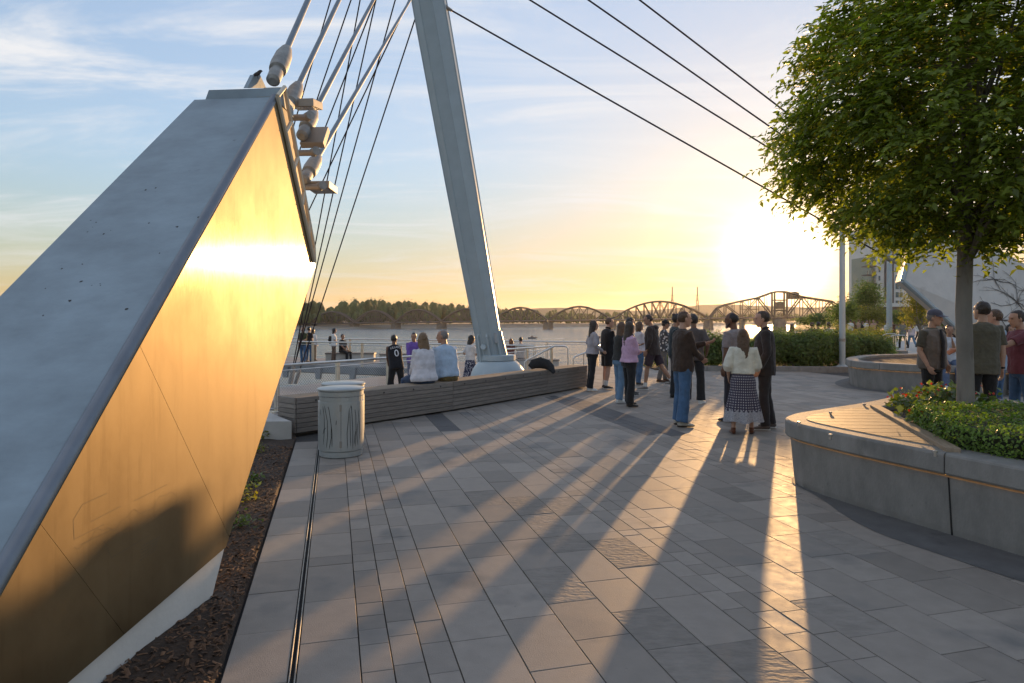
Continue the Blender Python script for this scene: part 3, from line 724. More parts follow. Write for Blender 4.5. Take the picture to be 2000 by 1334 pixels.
# low concrete ledge left of the bench
b = MB(); b.prism([(-7.5, 9.02, -.9), (-3.02, 9.12, -.9), (-3.50, 9.78, -.9), (-5.0, 12.2, -.9), (-8.5, 12.2, -.9)], (0, 0, 1.15))
tag(obj('concrete_ledge', b, M['concrete_pale']), 'low pale concrete ledge at left end of the timber bench', 'ledge')

# ================================================================== litter bins
def litter_bin(loc, label, rz, detail=True):
    t = thing('litter_bin', label, 'bin', loc, 'silver litter bins by the bench', rz)
    def part(name, b, m, par=None, smooth=False): 
        o = obj(name, b, m, None, smooth); o.parent = par or t; return o
    b = MB(); b.lathe([(.245, 0), (.258, .012), (.258, .07), (.25, .078)], n=40); part('base', b, M['can'], smooth=False)
    b = MB(); b.lathe([(.262, .080), (.270, .085), (.272, .55), (.270, .662), (.262, .668)], n=48); body = part('body', b, M['can'], smooth=True)
    b = MB(); b.lathe([(.235, .66), (.235, .73)], n=40); part('liner', b, M['black'])
    for w0, w1 in ((200, 340), (20, 160)):           # the two broad webs left between the mouths
        n = 16; b = MB()
        for k in range(n):
            a, c = R(w0+(w1-w0)*k/n), R(w0+(w1-w0)*(k+1)/n); q = []
            for r, z in ((.25, .664), (.268, .664), (.268, .722), (.25, .722)): q.append((r*math.cos(a), r*math.sin(a), z))
            for r, z in ((.25, .664), (.268, .664), (.268, .722), (.25, .722)): q.append((r*math.cos(c), r*math.sin(c), z))
            b.add(q, [(1, 5, 6, 2), (0, 1, 2, 3), (4, 7, 6, 5)])
        part('web', b, M['can'])
    b = MB(); b.lathe([(.25, .722), (.266, .724), (.268, .735), (.268, .785), (.262, .79)], n=48); part('collar', b, M['can'], smooth=False)
    b = MB(); b.lathe([(.258, .791), (.276, .792), (.282, .798), (.282, .812), (.270, .822), (.12, .832), (.01, .834)], n=48); part('lid', b, M['can'], smooth=True)
    if not detail: return t
    def ribbon(pts, w, name, m, par):
        """a slot in the shell: pts are (angle in deg, z)"""
        b = MB(); vs = []
        for k, (a, z) in enumerate(pts):
            ww = w*(1 if 0 < k < len(pts)-1 else .25)/.272
            for s in (-1, 1): vs.append((.2738*math.sin(R(a)+s*ww), -.2738*math.cos(R(a)+s*ww), z))
        b.add(vs, [(2*k, 2*k+1, 2*k+3, 2*k+2) for k in range(len(pts)-1)]); part(name, b, m, par)
    slots = [[(-62, .50), (-60, .58)], [(-48, .16), (-44, .35), (-45, .50), (-50, .62)], [(-38, .12), (-34, .28), (-35, .45), (-44, .63)], [(-30, .11), (-24, .25), (-24, .40), (-30, .58), (-33, .62)], [(-22, .14), (-22, .3), (-25, .44)],
             [(-12, .40), (-11, .46)], [(-50, .28), (-46, .34), (-38, .37)], [(16, .12), (15, .3), (18, .45), (21, .60)], [(24, .14), (23, .34), (22, .54)], [(30, .10), (30, .3), (28, .5), (26, .62)], [(37, .12), (40, .3), (39, .5), (36, .58)],
             [(46, .14), (43, .28), (46, .42)], [(52, .2), (52, .38), (48, .56)], [(25, .59), (25, .63)], [(34, .16), (36, .26), (41, .34)], [(60, .15), (60, .34)]]
    for s in slots:
        f = []
        for i in range(len(s)-1):
            for k in range(4): f.append((s[i][0]+(s[i+1][0]-s[i][0])*k/4, s[i][1]+(s[i+1][1]-s[i][1])*k/4))
        ribbon(f+[s[-1]], .0028, 'slot', M['black'], body)
    ribbon([(0, .085), (0, .3), (0, .6), (0, .66)], .0016, 'door_seam', M['black'], body)
    for z in (.17, .60):
        b = MB(); b.box((-.003, -.2745, z), (.026, .006, .075)); h = part('hinge', b, M['galv'], body)
        b = MB(); b.tube([(-.003, -.279, z-.04), (-.003, -.279, z+.04)], .005, 8); part('hinge_pin', b, M['fixture'], body)
    return t
litter_bin((-2.085, 8.12, 0), 'silver round litter bin in front with reed pattern slots', R(14))
litter_bin((-2.215, 8.74, 0), 'silver litter bin half hidden behind the front one', R(14), False)

# ================================================================== planters
PZ = .64
def ring_loft(b, loops, close_top=False):
    n = len(loops[0])
    vs = [p for l in loops for p in l]
    fs = [(i*n+k, i*n+(k+1) % n, (i+1)*n+(k+1) % n, (i+1)*n+k) for i in range(len(loops)-1) for k in range(n)]
    if close_top: fs.append(tuple((len(loops)-1)*n+k for k in range(n)))
    b.add(vs, fs)
def lift(poly, z): return [(x, y, z) for x, y in poly]
def planter(out, label, name, joints, capw=.30):
    cx_ = sum(p[0] for p in out)/len(out); cy_ = sum(p[1] for p in out)/len(out)
    t = thing(name, label, 'planter', (cx_, cy_, 0), 'curved concrete planters')
    w = offset(out, .05); base = offset(out, .10); inn = offset(out, .32)
    b = MB(); ring_loft(b, [lift(base, -.03), lift(offset(out, .085), .05), lift(w, PZ-.19), lift(offset(out, .07), PZ-.175), lift(inn, PZ-.175)]); obj('wall', b, M['concrete'], t)
    # coping in pieces with open joints
    n = len(out); js = sorted(joints)
    prof = [(.055, PZ-.168), (.012, PZ-.166), (.0, PZ-.15), (.0, PZ-.022), (.006, PZ-.008), (.022, PZ), (capw-.02, PZ), (capw, PZ-.015), (capw, PZ-.2)]
    loops = [offset(out, o_) for o_, z in prof]
    for q in range(len(js)):
        i0, i1 = js[q], js[(q+1) % len(js)]
        if i1 <= i0: i1 += n
        b = MB(); idx = list(range(i0, i1+1)); m_ = len(prof); vs = []
        for ii, i in enumerate(idx):
            for l, (o_, z) in zip(loops, prof):
                p = V((*l[i % n], z))
                if ii == 0: nx = V((*l[(i+1) % n], z)); p = p+(nx-p).normalized()*.006
                if ii == len(idx)-1: nx = V((*l[(i-1) % n], z)); p = p+(nx-p).normalized()*.006
                vs.append(p)
        fs = [(i*m_+k, (i+1)*m_+k, (i+1)*m_+(k+1) % m_, i*m_+(k+1) % m_) for i in range(len(idx)-1) for k in range(m_)]
        fs += [tuple(range(m_)), tuple(reversed([(len(idx)-1)*m_+k for k in range(m_)]))]
        b.add(vs, fs); obj('coping', b, M['concrete'], t)
    b = MB(); l0, l1 = offset(out, .040), offset(out, .052)
    ring_loft(b, [lift(l0, PZ-.1725), lift(l1, PZ-.1725)]); obj('light_strip', b, M['led'], t)
    b = MB(); b.add(lift(offset(out, .29), PZ-.07), [tuple(range(n))]); obj('soil', b, M['soil'], t)
    return t
pl1 = planter(OUT1, 'curved concrete planter at right with timber seat corner and tree', 'planter', [0, 14, 26, 44, 58, 84])
for i in (84,):
    q0, q1 = offset(OUT1, .052)[i], offset(OUT1, .09)[i]; tg_ = V((OUT1[i+1][0]-OUT1[i-1][0], OUT1[i+1][1]-OUT1[i-1][1], 0)).normalized(); b = MB(); nn_ = V((tg_.y, -tg_.x, 0))*.005
    b.prism([V((*q0, PZ-.19))+nn_-tg_*.006, V((*q0, PZ-.19))+nn_+tg_*.006, V((*q1, 0))+nn_+tg_*.006, V((*q1, 0))+nn_-tg_*.006], -nn_*2); obj('wall_joint', b, M['black'], pl1)
pl2 = planter(OUT2, 'farther curved concrete planter behind the group at right', 'planter', [0, 14, 30, 45])
# dark border strip at the foot of the near planter
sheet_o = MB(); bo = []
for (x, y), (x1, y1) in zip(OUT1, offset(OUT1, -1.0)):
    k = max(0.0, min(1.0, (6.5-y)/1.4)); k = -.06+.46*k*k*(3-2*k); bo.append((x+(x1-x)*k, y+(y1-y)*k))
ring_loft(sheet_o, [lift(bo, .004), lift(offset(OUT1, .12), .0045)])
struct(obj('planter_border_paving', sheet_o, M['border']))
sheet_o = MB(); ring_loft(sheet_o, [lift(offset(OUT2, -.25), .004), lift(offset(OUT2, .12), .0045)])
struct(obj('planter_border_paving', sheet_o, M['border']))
# timber deck in the nose
H0, H1 = V((3.40, 5.02, 0)), V((4.20, 7.62, 0)); hd = (H1-H0).normalized(); hn = V((hd.y, -hd.x, 0))   # hn points into the soil
nose = offset(OUT1, .20); hc = hn.x*H0.x+hn.y*H0.y
reg = clip(nose, hn.x, hn.y, hc-.10)
ang = R(-3); ca, sa = math.cos(ang), math.sin(ang)
yv = sorted(-sa*x+ca*y for x, y in reg); y = yv[0]
dk = bpy.data.objects.new('timber_deck', None); dk.location = (3.3, 6.4, PZ); COL.objects.link(dk); dk.parent = pl1; dk.matrix_parent_inverse = pl1.matrix_basis.inverted()
while y < yv[-1]:
    s = clip(clip(reg, sa, -ca, -y-.007), -sa, ca, y+.196)
    if len(s) > 2:
        b = MB(); b.prism([(x_, y_, PZ-.03) for x_, y_ in s], (0, 0, .036)); obj('board', b, M['wood_top'], dk)
    y += .203
o = plank('board', V((H0.x, H0.y, PZ+.004))-hn*.05+hd*.04, V((H1.x, H1.y, PZ+.004))-hn*.05-hd*.05, .10, .06, M['wood_top'], pl1)
# steel skate stops on the coping
for px, py in ((1560, 828), (1622, 808), (1688, 792), (1746, 779), (1622, 853), (1827, 886)):
    g = G(px, py, PZ+.01); b = MB(); b.lathe([(.012, -.012), (.012, .018), (.018, .019), (.018, .03), (.012, .034)], (g.x, g.y, PZ), 12); obj('skate_stop', b, M['rail'], pl1)

# ------------------------------------------------------------------ planting in the near planter
def foliage(name, parent, m, shape, n, size, aspect=.55, up=.4, jit=.03):
    """shape(): random surface point and outward normal"""
    pos, nr = [], []
    for _ in range(n):
        p, q = shape(); pos.append(p); nr.append(q)
    pos = np.array(pos)+np.random.normal(scale=jit, size=(n, 3)); nr = np.array(nr)+np.random.normal(scale=.55, size=(n, 3)); nr[:, 2] += up
    o = obj(name, leaf_mesh(name, pos, nr, np.random.uniform(size*.65, size*1.3, n), aspect), m, parent); stuff(o); return o
hreg = clip(offset(OUT1, .27), -hn.x, -hn.y, -hc-.02)
hreg = clip(hreg, 0, 1, 6.45)
hreg = clip(hreg, -.25, 1, 5.35)       # far side
hx = [p[0] for p in hreg]; hy = [p[1] for p in hreg]
def htop(x, y): return .845+.05*mnoise.noise(V((x*2.2, y*2.2, 1)))+.02*mnoise.noise(V((x*7, y*7, 4)))
def hshape():
    while True:
        x, y = random.uniform(min(hx), max(hx)), random.uniform(min(hy), max(hy))
        if inside((x, y), hreg):
            if random.random() < .62: return V((x, y, htop(x, y)-abs(random.gauss(0, .02)))), V((0, 0, 1))
            break
    i = random.randrange(len(hreg)); a, c = hreg[i], hreg[(i+1) % len(hreg)]; t = random.random()
    p = V((a[0]+(c[0]-a[0])*t, a[1]+(c[1]-a[1])*t, 0)); z = random.uniform(.60, htop(p.x, p.y)+.01)
    nn = V((c[1]-a[1], -(c[0]-a[0]), 0)).normalized() if (c[0]-a[0])**2+(c[1]-a[1])**2 > 1e-9 else V((0, -1, 0))
    bulge = .05*math.sin((z-.6)/.28*math.pi)+.04*mnoise.noise(V((p.x*4, p.y*4, z*4)))
    return p+nn*(bulge-.02)+V((0, 0, z)), nn+V((0, 0, .3))
hedge = thing('clipped_hedge', 'dense low clipped green hedge filling the near planter', 'hedge', (4.6, 5.6, .57))
b = MB(); core = offset(hreg, .04); ring_loft(b, [lift(core, .55), lift(core, .76), lift(offset(hreg, .10), .80)], True); obj('inner_twigs', b, M['hedge_core'], hedge)
# leaves spread over the long visible run
per = []; 
for i in range(len(hreg)):
    a, c = hreg[i], hreg[(i+1) % len(hreg)]; per.append(math.hypot(a[0]-c[0], a[1]-c[1]))
_rr = random.randrange
def weighted(n): 
    r = random.random()*sum(per)
    for i, w in enumerate(per):
        r -= w
        if r <= 0: return i
    return n-1
random.randrange = weighted
foliage('foliage', hedge, M['hedge'], hshape, 26000, .030, .6, jit=.012)
random.randrange = _rr
# begonias
lab_b = ['red flowering begonia nearest the deck board', 'begonia with reddish leaves left of the trunk', 'bright green begonia close to the hedge corner', 'begonia with red blooms just left of tree trunk', 'small begonia behind the others by the far coping', 'begonia growing right of the tree trunk']
for k, (px, py) in enumerate(((1775, 790), (1800, 778), (1815, 800), (1848, 776), (1830, 768), (1915, 786))):
    c = G(px, py, .72); c.z = PZ-.07
    if k == 2: c = V((3.95, 6.35, PZ-.07))
    t = thing('begonia_plant', lab_b[k], 'flower', c, 'begonias in the near planter')
    nl = 150
    pos = np.random.normal(scale=(.10, .10, .05), size=(nl, 3))+np.array([c.x, c.y, c.z+.16]); nr = np.random.normal(size=(nl, 3)); nr[:, 2] = np.abs(nr[:, 2])+.5; nr[:, 1] -= .4
    stuff(obj('leaves', leaf_mesh('leaves', pos, nr, np.random.uniform(.05, .09, nl), .85), M['begonia'], t))
    nl = 13
    pos = np.random.normal(scale=(.10, .10, .035), size=(nl, 3))+np.array([c.x, c.y, c.z+.22]); nr = np.random.normal(size=(nl, 3)); nr[:, 1] -= .6
    stuff(obj('petals', leaf_mesh('petals', pos, nr, np.random.uniform(.025, .05, nl), .9), M['petal'], t))

# ------------------------------------------------------------------ the globe-headed tree
def tube_tree(b, p, q, r0, r1, n=8, bend=.05, k=4):
    pts = [p+(q-p)*(i/k)+V((random.gauss(0, bend), random.gauss(0, bend), 0))*(1 if 0 < i < k else 0) for i in range(k+1)]
    b.tube(pts, [r0+(r1-r0)*i/k for i in range(k+1)], n); return pts
random.seed(5); np.random.seed(5)
TC = V((4.66, 6.75, 3.87)); TR = 1.73
tree = thing('street_tree', 'round headed leafy tree growing from the near planter', 'tree', (4.60, 6.75, PZ-.07))
b = MB(); tb = V((4.60, 6.75, .55)); b.tube([tb, tb+V((.0, 0, .5)), tb+V((-.02, 0, 1.2)), tb+V((0, 0, 1.9)), tb+V((.03, .02, 2.9)), tb+V((.02, 0, 4.4))], [.088, .076, .073, .070, .05, .015], 14)
trunk = obj('trunk', b, M['bark'], tree, smooth=True)
tips = []
for k in range(34):
    z0 = random.uniform(1.75, 3.9); th = random.uniform(0, 6.283); ph = random.uniform(-.35, 1.25)
    dirv = V((math.cos(th)*math.cos(ph), math.sin(th)*math.cos(ph), math.sin(ph)))
    e = TC+dirv*TR*random.uniform(.7, .9); s_ = tb+V((0, 0, z0-.2)); b = MB()
    if e.z < s_.z: s_.z = max(1.9, e.z-.1)
    pts = tube_tree(b, s_, e, .022, .005, 5, .05); obj('limb', b, M['bark'], tree)
pos, nr, dr, sz = [], [], [], []
def hornbeam_r(dv):
    return TR*(1+.11*mnoise.noise(dv*2.2+V((3, 1, 7)))+.09*mnoise.noise(dv*5))
for k in range(8600):
    dv = V(np.random.normal(size=3)).normalized()
    if mnoise.noise(dv*4.2+V((9, 2, 1))) < -.16: continue
    r = hornbeam_r(dv)*(random.uniform(.80, 1.0) if random.random() < .68 else random.uniform(.4, .86))
    if dv.z < 0: r *= 1-.04*abs(dv.z)
    fl_ = 1+(.55*abs(dv.z)*(1-abs(dv.z)) if dv.z < 0 else 0)       # the crown's underside is broad and flat
    st = TC+V((dv.x*fl_, dv.y*fl_, dv.z*.91))*r
    tw = (dv*random.uniform(.5, 1.2)+V(np.random.normal(size=3))*.55+V((0, 0, random.uniform(-.25, .35)))).normalized()
    ln = random.uniform(.20, .42)*(1.5 if random.random() < .06 else 1); side = tw.cross(V((0, 0, 1))).normalized() if abs(tw.z) < .95 else V((1, 0, 0))
    nl = random.randint(9, 14)
    for i in range(nl):
        t = (i+.3)/nl; p = st+tw*ln*(t-.3)-V((0, 0, .10*t*t))
        s = 1 if i % 2 else -1
        d_ = (tw*.6+side*s*.9+V((0, 0, -.35))+V(np.random.normal(size=3))*.22)
        n_ = V((0, 0, 1))+dv*.5+V(np.random.normal(size=3))*.35
        pos.append(p); nr.append(n_); dr.append(d_); sz.append(random.uniform(.065, .105))
pos = np.array(pos); sz = np.array(sz); nr = np.array(nr); dr = np.array(dr)
# the 280 leaves that show largest: on the near side of the crown
vd = pos-np.array([0, 0, CAMH]); rel = pos-np.array(TC)
front = (rel*vd/np.linalg.norm(vd, axis=1, keepdims=True)).sum(1)
pxl = CX+FPX*pos[:, 0]/pos[:, 1]
score = np.where((pxl < 1990), -front, -9); idx = np.argsort(-score)[:280]
mask = np.ones(len(pos), bool); mask[idx] = False
cr = obj('crown', leaf_mesh('crown', pos[mask], nr[mask], sz[mask], .48, .3, dr[mask]), M['leaf'], tree); stuff(cr)
lm = leaf_mesh('leaf', [(0, 0, 0)], [(0, 0, 1)], [.075], .5, .3, [(0, 1, 0)]); lm.materials.append(M['leaf'])
for i in idx:
    d_ = V(dr[i]).normalized(); n_ = V(nr[i]); n_ = (n_-d_*n_.dot(d_)).normalized(); s_ = d_.cross(n_)
    o = bpy.data.objects.new('leaf', lm); COL.objects.link(o); o.parent = tree
    m4 = Matrix((s_, d_, n_)).transposed().to_4x4(); m4.translation = V(pos[i])-tree.location; o.matrix_basis = m4
print('tree leaves', len(pos))

# ================================================================== shrub beds behind the plaza
random.seed(9); np.random.seed(9)
b = MB()
b.prism([(5.2, 21.2, -.05), (11.3, 20.6, -.05), (11.4, 20.8, -.05), (5.25, 21.45, -.05)], (0, 0, .20))
tag(obj('bed_kerb', b, M['concrete']), 'low concrete kerb in front of the shrubs beyond the plaza', 'kerb')
b = MB(); b.prism([(4.6, 21.45, -.1), (11.4, 20.8, -.1), (16, 22.6, -.1), (14, 26, -.1), (4.6, 25, -.1)], (0, 0, .14)); struct(obj('shrub_bed_soil', b, M['soil']))
def shrub(px, d, h, rx, ry, label, m, n, size, z0=0.0, name='shrub', group='shrubs beyond the plaza', spiky=.25, aspect=.38):
    x = (px-CX)/FPX*d
    t = thing(name, label, 'shrub', (x, d, z0), group)
    lobes = [(random.uniform(-.6, .6)*rx, random.uniform(-.6, .6)*ry, random.uniform(.38, .66)*h, random.uniform(.34, .5)) for _ in range(12)]
    pos, nr = [], []
    for _ in range(n):
        lx, ly, lz, lr = random.choice(lobes); dv = V(np.random.normal(size=3)).normalized(); k = random.uniform(.55, 1.0)
        p = V((lx+dv.x*rx*lr*1.25*k, ly+dv.y*ry*lr*1.25*k, lz+dv.z*h*lr*k*1.0))
        if random.random() < spiky: p.z += abs(random.gauss(0, .10))*h
        if p.z < .03: p.z = random.uniform(.03, .3*h)
        p.z = min(p.z, h*1.12)
        pos.append((x+p.x, d+p.y, z0+p.z)); nr.append((dv.x+random.gauss(0, .5), dv.y+random.gauss(0, .5), dv.z+.5+random.gauss(0, .4)))
    stuff(obj('foliage', leaf_mesh('foliage', pos, nr, np.random.uniform(size*.6, size*1.3, n), aspect), m, t))
    b = MB()
    for k in range(7):
        a = random.random()*6.28; b.tube([(x, d, z0-.03), (x+.4*rx*math.cos(a), d+.4*ry*math.sin(a), z0+h*.4), (x+.6*rx*math.cos(a), d+.6*ry*math.sin(a), z0+h*.85)], [.015, .01, .004], 5)
    stuff(obj('stems', b, M['bark'], t))
    return t
shrub(1395, 21.8, 1.25, .62, .6, 'upright leafy shrub left of the grey shirted man', M['shrub'], 4200, .12)
shrub(1532, 22.8, 1.2, .8, .6, 'shrub rising behind the suited man at the kerb', M['shrub'], 5000, .11)
shrub(1455, 22.6, 1.0, .9, .6, 'shrub seen between the grey shirted man and suited man', M['shrub'], 4500, .11)
shrub(1300, 22.6, .45, .7, .5, 'low green shrub seen between the standing group', M['shrub'], 900, .10)
shrub(1362, 22.4, .85, .6, .5, 'low shrub behind the man in jeans', M['shrub'], 1200, .10)
shrub(1555, 22.0, 1.22, 1.0, .8, 'broad backlit shrub right of the dark suited man', M['shrub'], 8500, .11)
shrub(1600, 22.3, 1.30, 1.0, .8, 'tall backlit shrub immediately left of flagpole', M['shrub'], 8500, .11)
shrub(1510, 22.3, 1.15, .7, .7, 'shrub showing just right of the suited man', M['shrub'], 5500, .11)
shrub(1636, 22.9, 1.25, .6, .6, 'shrub standing behind the flagpole', M['shrub'], 4500, .11)
shrub(1575, 24.2, 1.15, 1.1, .7, 'yellowish rear shrub before the row of heads', M['shrub_yellow'], 2600, .10)
shrub(1680, 24.4, 1.08, .9, .8, 'dense dark shrub right of the flagpole', M['shrub'], 6500, .11)
shrub(1668, 27, 1.45, 1.3, .9, 'sunlit yellow green shrub before the stone pillar', M['shrub_yellow'], 3200, .11)
shrub(1730, 24.4, .82, .55, .5, 'small round shrub below the handrails', M['hedge'], 3000, .07)
shrub(1765, 21.6, .42, 1.1, .5, 'low trailing plants behind the far planter coping', M['shrub_yellow'], 1500, .07, z0=.0)
shrub(1690, 36, 1.15, 2.1, 1.0, 'dark rounded shrub in front of the distant crowd', M['shrub'], 3000, .13)
shrub(1722, 38, 1.0, .9, .8, 'dark ball shaped shrub near the second pole', M['shrub'], 1800, .12)

# flagpoles
def flagpole(px, d, w, label, h=9.0, z0=0.0):
    x = (px-CX)/FPX*d; t = thing('flagpole', label, 'flagpole', (x, d, z0), 'white flagpoles')
    b = MB(); b.lathe([(w, z0+.05), (w, z0+1), (w*.95, z0+4), (w*.6, z0+h)], (x, d, 0), 16); obj('shaft', b, M['white_paint'], t, smooth=True)
    b = MB(); b.box((x, d, z0+.03), (w*5, w*5, .07)); b.lathe([(w*2.6, z0+.065), (w*1.15, z0+.14)], (x, d, 0), 4); obj('base_shoe', b, M['white_paint'], t)
    b = MB(); b.lathe([(w*1.12, z0+.9), (w*1.12, z0+1.0)], (x, d, 0), 16); obj('band', b, M['galv'], t)
    return t
flagpole(1645, 22.0, .095, 'tall white flagpole rising behind shrubs beside the tree')
flagpole(1737, 40.0, .16, 'farther white pole by the handrails', 10, -.2)
b = MB(); b.bbox((14.7*1.02+.55, 28.5, .15), (.36, .36, .85), b=.02); b.box((15.54, 28.5, .60), (.42, .42, .06))
tag(obj('stone_pillar', b, M['concrete_pale']), 'short square stone pillar standing among yellow shrubs', 'pillar')
# stair handrails
for k, (dd, lab) in enumerate(((27.5, 'nearer bent steel handrail beside the steps'), (31.5, 'farther bent steel handrail beside the steps'))):
    t = thing('handrail', lab, 'handrail', P(1750, 700, dd), 'handrails at the steps')
    f = 1 if k == 0 else 1.0
    a_, b_, c_, d_ = (P(1704, 672, dd), P(1745, 655, dd), P(1767, 655, dd), P(1768, 692, dd)) if k == 0 else (P(1704, 665, dd), P(1731, 652, dd), P(1748, 652, dd), P(1749, 690, dd))
    b = MB(); b.tube([a_, b_, c_, c_+(d_-c_)*.1+V((.03, 0, 0)), d_], .025, 8); obj('rail', b, M['rail'], t)
    b = MB(); b.tube([b_, V((b_.x, b_.y, -.2))], .02, 8); obj('post', b, M['rail'], t)
b = MB(); b.bbox(P(1757, 686, 26.5)+V((0, 0, -.05)), (.5, .3, .16)); tag(obj('step_block', b, M['concrete']), 'dark concrete step at the foot of the handrails', 'step')

# ================================================================== the pier beyond the bench
random.seed(33); np.random.seed(33)
DZ = -.5
NR0, NR1 = V((-8.4, 10.65, 0)), V((1.55, 26.2, 0))          # near railing
IR0, IR1 = V((-22.0, 36.5, 0)), V((.9, 26.6, 0))            # inner railing of the far walk
OR0, OR1 = V((-24.0, 41.5, 0)), V((4.2, 30.3, 0))           # outer railing
def deck(name, pts, z=DZ, th=.38):
    b = MB(); b.prism([(x, y, z) for x, y in pts], (0, 0, -th)); return struct(obj(name, b, M['deck']))
deck('pier_deck', [(-3.2, 9.85), (-1.3, 12.25), (1.75, 16.45), (2.5, 23.3), (4.6, 25.2), (5.2, 29.4), (4.3, 30.45), (1.45, 26.35), (-5.2, 15.95), (-5.4, 15.2), (-6.0, 12.3), (-5.0, 12.25)])
n_far = (OR1-OR0).normalized(); 
deck('pier_deck', [(IR0.x, IR0.y), (1.45, 26.36), (4.3, 30.46), (OR0.x, OR0.y)], DZ-.002)
deck('pier_deck', [(-4.75, 16.45), (1.40, 26.30), (-2.2, 28.0), (-3.4, 27.6), (-8.4, 18.8)], DZ-.004, .25)
# joists that show under the inner edge of the far walk
fw = thing('edge_beam', 'dark steel edge beam under the inner side of the far pier walk', 'beam', (IR0+IR1)/2+V((0, 0, DZ)))
dI = (IR1-IR0).normalized(); nI = V((dI.y, -dI.x, 0))
b = MB(); b.prism([IR0+nI*.02+V((0, 0, DZ-.02)), IR1+nI*.02+V((0, 0, DZ-.02)), IR1+nI*.16+V((0, 0, DZ-.02)), IR0+nI*.16+V((0, 0, DZ-.02))], (0, 0, -.30)); obj('beam', b, M['soffit'], fw)
for k in range(13):
    p = IR1+(IR0-IR1)*((k+.6)/13); b = MB(); b.prism([p+nI*.17+V((0, 0, DZ-.05)), p+nI*.17+dI*.35+V((0, 0, DZ-.05)), p+nI*.17+dI*.30+V((0, 0, DZ-.62)), p+nI*.17+dI*.05+V((0, 0, DZ-.62))], nI*.12); obj('bracket', b, M['soffit'], fw)
def railing(p, q, label, mesh=False, sp=1.7, skip=()):
    t = thing('railing', label, 'railing', V(((p.x+q.x)/2, (p.y+q.y)/2, DZ)), 'stainless railings of the pier')
    d = (q-p).normalized(); n_ = V((-d.y, d.x, 0)); L_ = (q-p).length; n = int(L_/sp); up = V((0, 0, 1))
    b = MB(); b.tube([p+up*(DZ+1.07), q+up*(DZ+1.07)], .034, 10); obj('handrail', b, M['rail'], t, smooth=True)
    b = MB(); b.tube([p+up*(DZ+.95), q+up*(DZ+.95)], .014, 6); obj('mid_rail', b, M['rail'], t, smooth=True)
    b = MB(); b.tube([p+up*(DZ+.10), q+up*(DZ+.10)], .012, 6); obj('bottom_rail', b, M['rail'], t, smooth=True)
    rot = math.atan2(d.y, d.x)
    for k in range(n+1):
        c = p+d*(L_*k/n)
        b = MB()
        for s in (-1, 1): b.box(c+d*s*.038+up*(DZ+.52), (.016, .075, 1.04), rot=rot)
        b.box(c+up*(DZ+.01), (.16, .14, .02), rot=rot)
        for z in (.25, .75): b.tube([c-d*.05+up*(DZ+z), c+d*.05+up*(DZ+z)], .012, 6)
        obj('post', b, M['rail'], t)
    if mesh:
        b = MB(); h = .83; st = .075; k = 0; x = -h
        while x < L_:
            for s in (0, 1):
                a = (x, 0) if s == 0 else (x+h, 0); c = (x+h, h) if s == 0 else (x, h)
                (x0, z0), (x1, z1) = a, c
                lo, hi = min(x0, x1), max(x0, x1)
                if hi <= 0 or lo >= L_: continue
                def at(t_): return p+d*(x0+(x1-x0)*t_)+up*(DZ+.11+z0+(z1-z0)*t_)
                ts, te = 0.0, 1.0
                if x0 < 0: ts = (0-x0)/(x1-x0)
                if x1 < 0: te = (0-x0)/(x1-x0)
                if x0 > L_: ts = (L_-x0)/(x1-x0)
                if x1 > L_: te = (L_-x0)/(x1-x0)
                b.tube([at(ts), at(te)], .0024, 3, cap=False)
            x += st
        stuff(obj('wire_mesh', b, M['rail'], t))
    return t
railing(NR0, NR1, 'near stainless railing with diagonal wire mesh behind the bench', True, 1.72)
railing(IR0, IR1, 'inner railing of the far pier walk', False, 2.6)
railing(OR0, OR1, 'outer railing of far pier walk against the river', False, 2.6)
railing(V((4.3, 30.2, 0)), V((2.9, 24.2, 0)), 'short railing at right end of the pier by the shrubs', False, 2.0)
lab_s = ['long concrete seat block left on the far pier walk', 'second concrete seat block on the far pier walk', 'concrete seat block right of the mast, left one', 'concrete seat block right of the mast, right one']
for k, (x0, x1, d) in enumerate(((637, 733, 33.4), (742, 850, 32.6), (985, 1042, 28.2), (1060, 1092, 28.0))):
    a, c = (x0-CX)/FPX*d, (x1-CX)/FPX*d
    t = thing('seat_block', lab_s[k], 'seat', ((a+c)/2, d, DZ), 'concrete seats on the pier')
    b = MB(); b.box(((a+c)/2, d, DZ+.19), (c-a-.06, .45, .38)); obj('block', b, M['concrete_pale'], t)
    b = MB(); b.bbox(((a+c)/2, d, DZ+.415), (c-a, .52, .07), b=.01); obj('timber_top', b, M['wood'], t)
for k, (pts_, d, lab) in enumerate((([(1025, 718), (1025, 707), (1030, 703), (1083, 676), (1103, 676), (1109, 680), (1111, 716)], 20.5, 'steel stair handrail between mast and standing group'),
                               ([(1119, 722), (1119, 701), (1124, 696), (1160, 683)], 20.0, 'short steel stair handrail beside the grey jacketed woman'))):
    t = thing('handrail', lab, 'handrail', P(pts_[0][0], 740, d), 'stair handrails at the pier')
    pp = [P(x, y, d) for x, y in pts_]; pp[0] = V((pp[0].x, d, DZ)); 
    if k == 0: pp[-1] = V((pp[-1].x, d, DZ))
    b = MB(); b.tube(pp, .024, 8); obj('rail', b, M['rail'], t, smooth=True)
    m_ = P(1076, 680, d) if k == 0 else P(1140, 690, d)
    b = MB(); b.tube([m_, V((m_.x, d, DZ))], .014, 6); obj('post', b, M['rail'], t)
